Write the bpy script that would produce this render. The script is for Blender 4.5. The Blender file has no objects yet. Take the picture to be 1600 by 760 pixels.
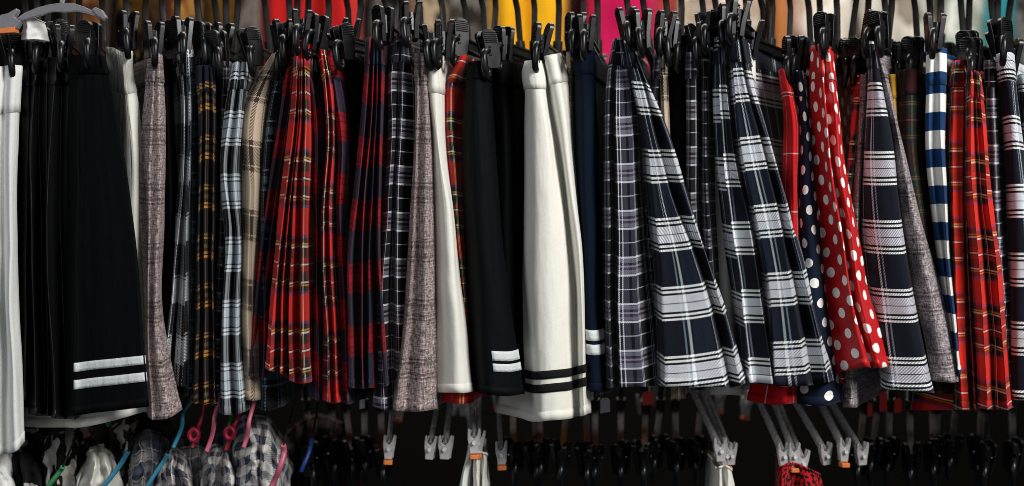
import bpy, math, random
import numpy as np
from mathutils import Vector, noise as mnoise

# ------------------------------------------------------------------ camera
S = 0.0008          # metres per photograph pixel at the plane y = 0
D = 1.6             # camera distance from that plane
HOR = 300.0         # picture row of the eye level
sc = bpy.context.scene
COL = sc.collection
cam_d = bpy.data.cameras.new('camera')
cam = bpy.data.objects.new('camera', cam_d); COL.objects.link(cam)
cam.location = (0, -D, 0); cam.rotation_euler = (math.radians(90), 0, 0)
cam_d.sensor_width = 36; cam_d.lens = 36 * D / (1600 * S)
cam_d.shift_y = -80 / 1600.0
cam_d.clip_end = 50; cam_d.clip_start = 0.05
cam_d.dof.use_dof = True; cam_d.dof.focus_distance = D + 0.0; cam_d.dof.aperture_fstop = 2.0
sc.camera = cam
# ------------------------------------------------------------------ world, lamps, exposure
w = bpy.data.worlds.new('World'); sc.world = w; w.use_nodes = True
w.node_tree.nodes['Background'].inputs[0].default_value = (0.62, 0.80, 1.0, 1)
w.node_tree.nodes['Background'].inputs[1].default_value = 0.03

def area(name, loc, target, size, power, color):
    l = bpy.data.lights.new(name, 'AREA'); l.energy = power; l.color = color
    l.shape = 'RECTANGLE'; l.size, l.size_y = size
    o = bpy.data.objects.new(name, l); COL.objects.link(o); o.location = loc
    o.rotation_euler = (Vector(target) - Vector(loc)).to_track_quat('-Z', 'Y').to_euler()
    return o
area('key_lamp', (1.55, -1.75, 1.38), (0.0, 0.05, -0.08), (0.8, 1.0), 96, (1.0, 0.99, 0.97))
area('fill_lamp', (-1.9, -1.5, 0.7), (0, 0.05, -0.1), (0.8, 1.0), 11, (0.92, 0.96, 1.0))
area('front_fill_lamp', (-0.2, -2.7, -0.15), (0, 0.1, -0.15), (2.2, 1.0), 6, (0.92, 0.95, 1.0))  # added frontal fill, lifts the shadows and the lower hangers
area('shop_lamp', (0.0, 0.95, 1.45), (0.0, 0.35, 0.2), (2.4, 0.3), 17, (1.0, 0.95, 0.88))
area('back_fill_lamp', (0.3, 1.25, 2.1), (0.3, 2.3, 0.55), (2.4, 0.5), 66, (1.0, 0.95, 0.88))  # added lamp that brightens the far shirts
sc.view_settings.view_transform = 'Standard'; sc.view_settings.look = 'None'
sc.view_settings.gamma = 1.0; sc.view_settings.exposure = 0.0; sc.view_settings.use_curve_mapping = False
sc.cycles.max_bounces = 6; sc.cycles.diffuse_bounces = 2; sc.cycles.transmission_bounces = 6
sc.cycles.filter_width = 0.9; sc.cycles.use_denoising = True; sc.cycles.denoising_input_passes = 'RGB_ALBEDO_NORMAL'; sc.cycles.denoising_prefilter = 'ACCURATE'; sc.cycles.use_adaptive_sampling = False

# ------------------------------------------------------------------ helpers
def lin(c):
    if isinstance(c, str):
        c = [int(c[i:i + 2], 16) / 255 for i in (0, 2, 4)]
        c = [x / 12.92 if x <= 0.04045 else ((x + 0.055) / 1.055) ** 2.4 for x in c]
    return (c[0], c[1], c[2], 1.0)

def at(px, py, y=0.0):
    s = S * (D + y) / D
    return Vector(((px - 800) * s, y, (HOR - py) * s))

class MB:
    def __init__(self): self.v = []; self.f = []
    def add(self, vs, fs):
        o = len(self.v); self.v += [tuple(p) for p in vs]; self.f += [tuple(i + o for i in f) for f in fs]
    def box(self, c, s, rx=0.0, ry=0.0, bev=0.0):
        c = Vector(c); hx, hy, hz = s[0] / 2, s[1] / 2, s[2] / 2
        b = min(bev, hx * .9, hy * .9)
        ring = [(-hx + b, -hy), (hx - b, -hy), (hx, -hy + b), (hx, hy - b), (hx - b, hy), (-hx + b, hy), (-hx, hy - b), (-hx, -hy + b)] if b else [(-hx, -hy), (hx, -hy), (hx, hy), (-hx, hy)]
        n = len(ring); vs = []
        for z in (-hz, hz):
            for x, y in ring:
                p = Vector((x, y, z))
                if rx: p = Vector((p.x, p.y * math.cos(rx) - p.z * math.sin(rx), p.y * math.sin(rx) + p.z * math.cos(rx)))
                if ry: p = Vector((p.x * math.cos(ry) + p.z * math.sin(ry), p.y, -p.x * math.sin(ry) + p.z * math.cos(ry)))
                vs.append(c + p)
        fs = [(i, (i + 1) % n, n + (i + 1) % n, n + i) for i in range(n)]
        fs += [tuple(range(n - 1, -1, -1)), tuple(range(n, 2 * n))]
        self.add(vs, fs)
    def tube(self, path, r, seg=8, aspect=1.0, cap=True, up=(1, 0, 0)):
        path = [Vector(p) for p in path]; n = len(path)
        rs = r if isinstance(r, (list, tuple)) else [r] * n
        vs = []
        up = Vector(up)
        for i, p in enumerate(path):
            t = (path[min(i + 1, n - 1)] - path[max(i - 1, 0)]).normalized()
            a = (up - t * up.dot(t)).normalized(); b = t.cross(a)
            for k in range(seg):
                an = 2 * math.pi * k / seg
                vs.append(p + a * math.cos(an) * rs[i] + b * math.sin(an) * rs[i] * aspect)
        fs = []
        for i in range(n - 1):
            for k in range(seg):
                fs.append((i * seg + k, i * seg + (k + 1) % seg, (i + 1) * seg + (k + 1) % seg, (i + 1) * seg + k))
        if cap: fs += [tuple(range(seg - 1, -1, -1)), tuple((n - 1) * seg + k for k in range(seg))]
        self.add(vs, fs)
    def prism(self, poly, thick, plane='yz', off=0.0, tf=None):
        n = len(poly); vs = []
        for d in (-thick / 2, thick / 2):
            for a, b in poly:
                p = Vector((off + d, a, b)) if plane == 'yz' else Vector((a, off + d, b))
                vs.append(tf(p) if tf else p)
        fs = [(i, (i + 1) % n, n + (i + 1) % n, n + i) for i in range(n)]
        fs += [tuple(range(n - 1, -1, -1)), tuple(range(n, 2 * n))]
        self.add(vs, fs)
    def build(self, name, mat, parent=None, smooth=True, bevel=0.0):
        me = bpy.data.meshes.new(name); me.from_pydata(self.v, [], self.f); me.update()
        o = bpy.data.objects.new(name, me); COL.objects.link(o); me.materials.append(mat)
        if parent: o.parent = parent
        if smooth:
            me.polygons.foreach_set('use_smooth', [True] * len(me.polygons))
            me.set_sharp_from_angle(angle=math.radians(40))
        if bevel:
            m = o.modifiers.new('bevel', 'BEVEL'); m.width = bevel; m.segments = 2; m.limit_method = 'ANGLE'
        return o

def empty(name, loc=(0, 0, 0)):
    o = bpy.data.objects.new(name, None); COL.objects.link(o); o.location = loc; o.empty_display_size = 0.02
    return o
def tag(o, label, cat, group=None):
    o['label'] = label; o['category'] = cat
    if group: o['group'] = group
    return o
def copy_tree(o, parent=None):
    c = o.copy(); COL.objects.link(c); c.parent = parent
    for ch in list(o.children): copy_tree(ch, c)
    return c
def spline(pts, ts):
    """pts: list of (x, t) ascending t, cubic Hermite"""
    t = np.array([p[1] for p in pts], float); x = np.array([p[0] for p in pts], float)
    if len(t) == 1: return np.full(len(ts), x[0])
    d = np.diff(x) / np.diff(t); m = np.empty(len(t))
    m[0] = d[0]; m[-1] = d[-1]
    if len(t) > 2: m[1:-1] = (d[:-1] + d[1:]) / 2
    ts = np.asarray(ts, float); i = np.clip(np.searchsorted(t, ts) - 1, 0, len(t) - 2)
    h = t[i + 1] - t[i]; q = (ts - t[i]) / h
    return ((2*q**3 - 3*q**2 + 1) * x[i] + (q**3 - 2*q**2 + q) * h * m[i] + (-2*q**3 + 3*q**2) * x[i+1] + (q**3 - q**2) * h * m[i+1])

# ------------------------------------------------------------------ materials
def new_mat(name):
    m = bpy.data.materials.new(name); m.use_nodes = True
    nt = m.node_tree; return m, nt, nt.nodes['Principled BSDF']
def math_node(nt, op, a, b=None, c=None):
    n = nt.nodes.new('ShaderNodeMath'); n.operation = op
    for i, q in enumerate((a, b, c)):
        if q is None: continue
        if isinstance(q, (int, float)): n.inputs[i].default_value = q
        else: nt.links.new(q, n.inputs[i])
    return n.outputs[0]
def mixc(nt, fac, a, b, mode='MIX'):
    n = nt.nodes.new('ShaderNodeMix'); n.data_type = 'RGBA'; n.blend_type = mode
    for s, q in ((0, fac), (6, a), (7, b)):
        if isinstance(q, (int, float)): n.inputs[s].default_value = q
        elif isinstance(q, tuple): n.inputs[s].default_value = q
        else: nt.links.new(q, n.inputs[s])
    return n.outputs[2]
def uv(nt):
    u = nt.nodes.new('ShaderNodeUVMap'); s = nt.nodes.new('ShaderNodeSeparateXYZ')
    nt.links.new(u.outputs[0], s.inputs[0]); return u.outputs[0], s.outputs[0], s.outputs[1]
def noise(nt, vec, scale, detail=3, rough=0.6, sx=1, sy=1):
    if sx != 1 or sy != 1:
        mp = nt.nodes.new('ShaderNodeMapping'); mp.inputs[3].default_value = (sx, sy, 1); nt.links.new(vec, mp.inputs[0]); vec = mp.outputs[0]
    n = nt.nodes.new('ShaderNodeTexNoise'); n.inputs['Scale'].default_value = scale
    n.inputs['Detail'].default_value = detail; n.inputs['Roughness'].default_value = rough
    nt.links.new(vec, n.inputs['Vector']); return n.outputs[0]
def ramp(nt, fac, stops, interp='LINEAR'):
    n = nt.nodes.new('ShaderNodeValToRGB'); cr = n.color_ramp; cr.interpolation = interp
    while len(cr.elements) > 1: cr.elements.remove(cr.elements[-1])
    cr.elements[0].position = stops[0][0]; cr.elements[0].color = stops[0][1]
    for p, c in stops[1:]:
        e = cr.elements.new(min(p, 1.0)); e.color = c
    nt.links.new(fac, n.inputs[0]); return n.outputs[0]
def finish_cloth(nt, bs, col, uvv, rough=0.85, sheen=0.08, spec=0.2, bump=0.25, wscale=900, var=0.34, crease=0.45):
    # uneven yarn and wear, and a woven relief
    nz = noise(nt, uvv, 480, 3, 0.75)
    k = math_node(nt, 'MULTIPLY_ADD', nz, var * 2, 1.0 - var)
    cb = nt.nodes.new('ShaderNodeCombineColor')
    for i in range(3): nt.links.new(k, cb.inputs[i])
    col = mixc(nt, 1.0, col, cb.outputs[0], 'MULTIPLY')
    nt.links.new(col, bs.inputs['Base Color'])
    bs.inputs['Roughness'].default_value = rough
    bs.inputs['Specular IOR Level'].default_value = spec
    bs.inputs['Sheen Weight'].default_value = sheen; bs.inputs['Sheen Roughness'].default_value = 0.4
    w1 = noise(nt, uvv, wscale, 2, 0.5)
    w2 = noise(nt, uvv, 60, 3, 0.6, 1.6, 0.5)
    h = math_node(nt, 'MULTIPLY_ADD', w2, 3.0, w1)
    # hanging creases: long soft ridges and a few crossing ones
    b0 = nt.nodes.new('ShaderNodeBump'); b0.inputs['Strength'].default_value = crease; b0.inputs['Distance'].default_value = 0.006
    c1 = noise(nt, uvv, 42, 2, 0.5, 1.0, 0.16); c2 = noise(nt, uvv, 30, 3, 0.6, 0.6, 0.8)
    nt.links.new(math_node(nt, 'MULTIPLY_ADD', c2, 0.35, c1), b0.inputs['Height'])
    b = nt.nodes.new('ShaderNodeBump'); b.inputs['Strength'].default_value = bump; b.inputs['Distance'].default_value = 0.0006
    nt.links.new(b0.outputs[0], b.inputs['Normal'])
    nt.links.new(h, b.inputs['Height']); nt.links.new(b.outputs[0], bs.inputs['Normal'])

PX = S
def sett(nt, coord, stripes, unit, off=0.0):
    tot = sum(wd for _, wd in stripes)
    f = math_node(nt, 'FRACT', math_node(nt, 'MULTIPLY_ADD', coord, 1.0 / (tot * unit), off))
    st, p = [], 0.0
    for c, wd in stripes:
        st.append((p / tot, lin(c))); p += wd
    return ramp(nt, f, st, 'CONSTANT')
def plaid(name, warp, weft, unit=PX, uw=None, fac=0.5, twill=0.0, uoff=0.0, voff=0.0, rib=0.0028, amp=0.46, **kw):
    m, nt, bs = new_mat(name); uvv, u, v = uv(nt)
    a = sett(nt, u, warp, uw or unit, uoff); b = sett(nt, v, weft, unit, voff)
    if twill:   # diagonal twill: warp and weft yarns alternate along slanting ribs
        d = math_node(nt, 'FRACT', math_node(nt, 'MULTIPLY', math_node(nt, 'ADD', u, v), 1.0 / twill))
        fc = math_node(nt, 'GREATER_THAN', d, 1.0 - fac)
    else:       # fine twill ribs that only lean the mix
        d = math_node(nt, 'FRACT', math_node(nt, 'MULTIPLY', math_node(nt, 'ADD', u, v), 1.0 / rib))
        fc = math_node(nt, 'MULTIPLY_ADD', math_node(nt, 'GREATER_THAN', d, 0.5), amp, fac - amp / 2)
    finish_cloth(nt, bs, mixc(nt, fc, a, b), uvv, **kw)
    return m
def plain(name, color, **kw):
    m, nt, bs = new_mat(name); uvv, u, v = uv(nt)
    c = lin(color); n = noise(nt, uvv, 14, 3, 0.6, 1, 0.35)
    d = tuple(x * 0.86 for x in c[:3]) + (1,)
    col = mixc(nt, n, d, c)
    finish_cloth(nt, bs, col, uvv, **kw); return m
def dots(name, ground, dot, pitch, radius, uoff=0.0, **kw):
    m, nt, bs = new_mat(name); uvv, u, v = uv(nt)
    wob = noise(nt, uvv, 22, 1)
    # slanted lattice
    uu = math_node(nt, 'MULTIPLY_ADD', v, 0.36, math_node(nt, 'ADD', math_node(nt, 'MULTIPLY', u, 0.78), uoff)); vv = math_node(nt, 'MULTIPLY_ADD', u, -0.24, v)
    uu = math_node(nt, 'MULTIPLY_ADD', wob, 0.006, uu)
    def cell(du, dv):
        a = math_node(nt, 'SUBTRACT', math_node(nt, 'FRACT', math_node(nt, 'MULTIPLY_ADD', uu, 1 / pitch, du)), 0.5)
        b = math_node(nt, 'SUBTRACT', math_node(nt, 'FRACT', math_node(nt, 'MULTIPLY_ADD', vv, 1 / (pitch * 1.5), dv)), 0.5)
        b = math_node(nt, 'MULTIPLY', b, 1.5)
        r = math_node(nt, 'SQRT', math_node(nt, 'ADD', math_node(nt, 'MULTIPLY', a, a), math_node(nt, 'MULTIPLY', b, b)))
        return math_node(nt, 'LESS_THAN', r, radius / pitch)
    f = math_node(nt, 'MAXIMUM', cell(0, 0), cell(0.5, 0.5))
    finish_cloth(nt, bs, mixc(nt, f, lin(ground), lin(dot)), uvv, var=0.14, **kw)
    return m
def tweed(name, c0, c1, band, period=92, uoff=0.0):
    m, nt, bs = new_mat(name); uvv, u, v = uv(nt)
    a = noise(nt, uvv, 500, 4, 0.8, 1.0, 0.18); b = noise(nt, uvv, 500, 4, 0.8, 0.18, 1.0)
    n = math_node(nt, 'MULTIPLY_ADD', math_node(nt, 'ADD', a, b), 2.6, -2.1)
    col = ramp(nt, n, [(0.0, lin(c0)), (0.5, tuple((lin(c0)[i] + lin(c1)[i]) * .42 for i in range(3)) + (1,)), (1.0, lin(c1))])
    k = [('ffffff', 34), (band, 3), ('ffffff', 3), (band, 5), ('eeeeee', 12), (band, 4), ('ffffff', 3), (band, 3), ('ffffff', 25)]
    col = mixc(nt, 0.5, col, sett(nt, v, k, PX, 0.2), 'MULTIPLY')
    k2 = [('ffffff', 30), (band, 2), ('ffffff', 8), (band, 2), ('ffffff', 22)]
    col = mixc(nt, 0.35, col, sett(nt, u, k2, PX, uoff), 'MULTIPLY')
    finish_cloth(nt, bs, col, uvv, var=0.35, bump=0.6, wscale=700)
    return m
def solid(name, color, rough=0.4, spec=0.5, trans=0.0, var=0.35, bump=0.0):
    m, nt, bs = new_mat(name)
    tc = nt.nodes.new('ShaderNodeTexCoord')
    n = noise(nt, tc.outputs['Object'], 90, 4, 0.65)
    c = lin(color); d = tuple(x * (1 - var) for x in c[:3]) + (1,)
    nt.links.new(mixc(nt, n, d, c), bs.inputs['Base Color'])
    nt.links.new(math_node(nt, 'MULTIPLY_ADD', n, 0.25, rough - 0.1), bs.inputs['Roughness'])
    bs.inputs['Specular IOR Level'].default_value = spec
    bs.inputs['Transmission Weight'].default_value = trans
    if bump:
        b = nt.nodes.new('ShaderNodeBump'); b.inputs['Strength'].default_value = bump; b.inputs['Distance'].default_value = 0.001
        nt.links.new(n, b.inputs['Height']); nt.links.new(b.outputs[0], bs.inputs['Normal'])
    return m

WH, NV, BK = 'f4f6f4', '070d19', '050608'
M = {}
M['white'] = plain('white_crepe', 'ebebe7', crease=0.6, var=0.14)
M['cream'] = plain('cream_crepe', 'ebe8dd', crease=0.6, var=0.14)
M['black'] = plain('black_fabric', (0.0024, 0.0028, 0.0032), sheen=0.0, spec=0.06, rough=0.7, crease=0.7)
M['satin'] = plain('black_satin', (0.003, 0.0033, 0.0036), rough=0.42, sheen=0.0, spec=0.35)
M['char'] = plain('charcoal_fabric', (0.0028, 0.0034, 0.004), sheen=0.0, spec=0.07, rough=0.7, crease=0.7)
M['navy'] = plain('navy_fabric', (0.0022, 0.006, 0.016), sheen=0.01, spec=0.1)
M['mustard'] = plain('mustard_fabric', 'b88a2e')
NWw = [(WH, 3.6), (BK, 3), (WH, 3.6), (BK, 3.6), ('e2e4ea', 12), (BK, 1.5), ('e2e4ea', 12), (BK, 3.6), (WH, 3.6), (BK, 3), (WH, 3.6), (NV, 55)]
NWu = [(NV, 72), ('98a6b6', 3), (NV, 4), ('e4ecee', 4.4), (NV, 4), ('1c2638', 12), (BK, 1.2), ('1c2638', 12), (NV, 4), ('e4ecee', 4.4), (NV, 4), ('98a6b6', 3)]
M['nw1'] = plaid('navy_white_plaid', NWu, NWw, fac=0.63, rib=0.0036, amp=0.6, uoff=0.83, voff=0.42)
M['nw2'] = plaid('navy_white_plaid_dark', NWu, NWw, fac=0.63, rib=0.0036, amp=0.6, uoff=0.45, voff=0.30)
M['nw3'] = plaid('navy_white_plaid_wide', NWu, NWw, fac=0.63, rib=0.0036, amp=0.6, uoff=0.30, voff=0.55)
NWl = [(c if c != 'e2e4ea' else 'd6d2dc', q) for c, q in NWw]
M['nw4'] = plaid('navy_white_plaid_lilac', NWu, NWl, fac=0.63, rib=0.0036, amp=0.6, uoff=0.55, voff=0.42)
M['nw5'] = plaid('navy_white_plaid_edge', NWu, NWw, fac=0.63, rib=0.0036, amp=0.6, uoff=0.15, voff=0.1)
LVw = [('dfe0e6', 3), (BK, 1), ('75737f', 6), ('241c26', 4), ('8d8894', 3), ('3b2a37', 4), ('75737f', 6), (BK, 1), ('dfe0e6', 3), ('07080c', 20), ('cfd2d8', 1.4), ('07080c', 21)]
LVu = [('07080c', 34), ('e6e6ea', 2), ('2a2a36', 4), ('e6e6ea', 2), ('4a4a5c', 10), ('14141c', 5), ('4a4a5c', 10), ('dcdce2', 1.6), ('2a2a36', 3), ('dcdce2', 1.6)]
M['lav1'] = plaid('black_lavender_plaid', LVu, LVw, fac=0.55, uoff=0.2, voff=0.35)
M['lav2'] = plaid('black_lavender_plaid_narrow', LVu, LVw, fac=0.6, uoff=0.55, voff=0.2)
M['lav3'] = plaid('black_grey_windowpane', LVu, LVw, fac=0.5, uoff=0.7, voff=0.0)
RS = 'd6281a'
STw = [(RS, 38), ('3a3f78', 4), ('0d1a14', 7), ('c8a438', 2.0), ('140d0c', 1.6), ('e8e4da', 2.6), ('0c2018', 14), ('a01616', 7), ('140d0c', 1.5), ('e8e0d8', 2.2), ('140d0c', 1.5), ('a01616', 7), ('0c2018', 14), ('e8e4da', 2.6), ('140d0c', 1.6), ('c8a438', 2.0), ('0d1a14', 7), ('3a3f78', 4)]
STu = [(RS, 60), ('3a3f78', 4), ('0d1a14', 8), ('c8a438', 1.8), ('0d1a14', 2), ('e8e4da', 2.4), ('0d1a14', 12), ('7e0e12', 12)]
M['stew1'] = plaid('red_tartan_bright', STu, STw, unit=PX * 1.12, uw=PX * 1.15, fac=0.55, uoff=0.1, voff=0.1)
M['stew2'] = plaid('red_tartan', STu, STw, unit=PX * 0.98, uw=PX * 1.1, fac=0.55, uoff=0.45, voff=0.55)
M['stew3'] = plaid('red_tartan_wide', STu, STw, unit=PX * 1.0, uw=PX * 1.0, fac=0.5, uoff=0.75, voff=0.3)
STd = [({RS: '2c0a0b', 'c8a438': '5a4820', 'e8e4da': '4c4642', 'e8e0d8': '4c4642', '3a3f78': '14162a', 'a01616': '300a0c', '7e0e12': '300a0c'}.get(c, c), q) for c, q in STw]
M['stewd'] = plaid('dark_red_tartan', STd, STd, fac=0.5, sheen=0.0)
RNw = [('960e16', 6), ('180507', 1.2), ('960e16', 8), ('180507', 1.2), ('ac1218', 14), ('180507', 1.2), ('960e16', 8), ('180507', 1.2), ('960e16', 6), ('1a2c3e', 52)]
RNu = [('0f1c2a', 30), ('b51219', 9), ('0b1522', 14), ('8c1016', 4)]
M['rn1'] = plaid('red_navy_check', RNu, RNw, fac=0.62, uoff=0.1, voff=0.45, sheen=0.06)
M['rn2'] = plaid('red_navy_check_small', RNu, RNw, fac=0.66, uoff=0.4, voff=0.05, sheen=0.06)
ORw = [('0a0e18', 38), ('96703c', 2.8), ('120c08', 2.2), ('b4884c', 3.4), ('120c08', 2), ('0d1018', 6), ('5e4a34', 6), ('0d1018', 6), ('c98a3c', 3.4), ('120c08', 2.2), ('d89a48', 4), ('120c08', 2)]
ORu = [('96703c', 2.4), ('0c1018', 7), ('6a4a24', 2), ('0e182a', 36), ('08090c', 14)]
M['orange'] = plaid('navy_orange_plaid', ORu, ORw, fac=0.6, uoff=0.0, voff=0.1)
BWw = [('dfe6ea', 3), (BK, 2), ('dfe6ea', 40), (BK, 50)]
BWu = [('cfd8de', 12), (BK, 3), ('cfd8de', 10), (BK, 12), ('d8dde2', 1.5), (BK, 18)]
M['bwtwill'] = plaid('black_white_twill_check', BWu, BWw, fac=0.45, twill=0.0042, uoff=0.6, voff=0.3)
WBw = [('c4ccd2', 4), (BK, 2.5), ('dce3e8', 4), (BK, 2.5), ('b4bec6', 14), (BK, 1.5), ('b4bec6', 14), (BK, 2.5), ('dce3e8', 4), (BK, 2.5), ('dce3e8', 4), ('080b10', 44)]
WBu = [('c0c8ce', 9), (BK, 2), ('c0c8ce', 7), ('0a0e14', 18), ('8d98a2', 2.5), ('10151e', 9)]
M['whiteblk'] = plaid('white_black_plaid', WBu, WBw, fac=0.6, uoff=0.3, voff=0.25)
BGw = [('c0ac96', 34), ('3a2f28', 8), ('d8c2aa', 2), ('1c1714', 30), ('d8c2aa', 2), ('3a2f28', 8), ('bca68e', 26)]
BGu = [('c6b29c', 26), ('1a1614', 5), ('c6b29c', 3), ('1a1614', 5), ('bca890', 20), ('3a2f28', 10)]
M['beige'] = plaid('beige_black_twill_plaid', BGu, BGw, fac=0.5, twill=0.0044, uoff=0.2, voff=0.0)
DTw = [('07090d', 24), ('6f8494', 3), ('0b0f14', 8), ('4d5f6e', 12), ('0b0f14', 8), ('6f8494', 3), ('07090d', 20)]
M['dktwill'] = plaid('dark_blue_twill_plaid', DTw, DTw, uw=PX * 0.5, fac=0.5, twill=0.0042)
WPw = [(RS, 90), ('e8dcd4', 1.8)]
M['redpane'] = plaid('red_windowpane', [('b80f16', 60), ('e8dcd4', 1.8)], [('b80f16', 90), ('e8dcd4', 2)], fac=0.55, uoff=0.62, voff=0.55)
M['reddot'] = dots('red_polka', 'b80e12', 'fbf2ea', 39 * PX, 8.6 * PX, rough=0.5, spec=0.4)
M['navydot'] = dots('navy_polka', '08152a', 'e6e4de', 39 * PX, 8.2 * PX, uoff=0.006)
M['tweed'] = tweed('mauve_tweed', '241b1b', 'd2bdba', '5a4444')
M['tweed2'] = tweed('grey_tweed', '1e191a', 'c8babd', '5f5154', uoff=0.4)
def gingham():
    m, nt, bs = new_mat('blue_white_block'); uvv, u, v = uv(nt)
    b = math_node(nt, 'GREATER_THAN', math_node(nt, 'FRACT', math_node(nt, 'MULTIPLY_ADD', u, 1 / (84 * PX), 0.05)), 0.5)
    x = math_node(nt, 'GREATER_THAN', math_node(nt, 'FRACT', math_node(nt, 'ADD', math_node(nt, 'MULTIPLY_ADD', v, 1 / (58 * PX), 0.3), math_node(nt, 'MULTIPLY', b, 0.0))), 0.5)
    finish_cloth(nt, bs, mixc(nt, x, lin('0f3660'), lin('e4e4de')), uvv); return m
M['block'] = gingham()
M['ribbon_w'] = plain('white_ribbon', 'd6dada', var=0.3, bump=0.8, wscale=400)
M['ribbon_k'] = plain('black_ribbon', (0.006, 0.006, 0.007), var=0.1, sheen=0.02)
M['plastic'] = solid('black_plastic', (0.004, 0.004, 0.0045), rough=0.32, spec=0.4)
M['hookplastic'] = solid('dark_hook_plastic', (0.014, 0.012, 0.011), rough=0.34, spec=0.5)
M['steel'] = solid('spring_steel', 'b8b8b6', rough=0.3); M['steel'].node_tree.nodes['Principled BSDF'].inputs['Metallic'].default_value = 1
M['clear'] = solid('grey_clear_plastic', 'cdc9c8', rough=0.25, trans=0.3, var=0.1)
M['clear_dim'] = solid('dim_clear_plastic', 'a4a2a8', rough=0.3, trans=0.55, var=0.1)
M['orangepad'] = solid('orange_rubber', 'e8803c', rough=0.55)
M['rivet'] = solid('white_rivet', 'e8e8e4', rough=0.35)
for k, c in (('pinkp', 'c8647a'), ('redp', '9c1430'), ('bluep', '2e7f9e'), ('greenp', '267a42'), ('dkblue', '1c3f8c')):
    M[k] = solid(k + '_plastic', c, rough=0.4)

# ------------------------------------------------------------------ cloth builder
def line_eval(pts, vs):
    t0, t1 = pts[0][1], pts[-1][1]
    pys = t0 + np.asarray(vs) * (t1 - t0)
    return spline(pts, pys), pys

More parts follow.
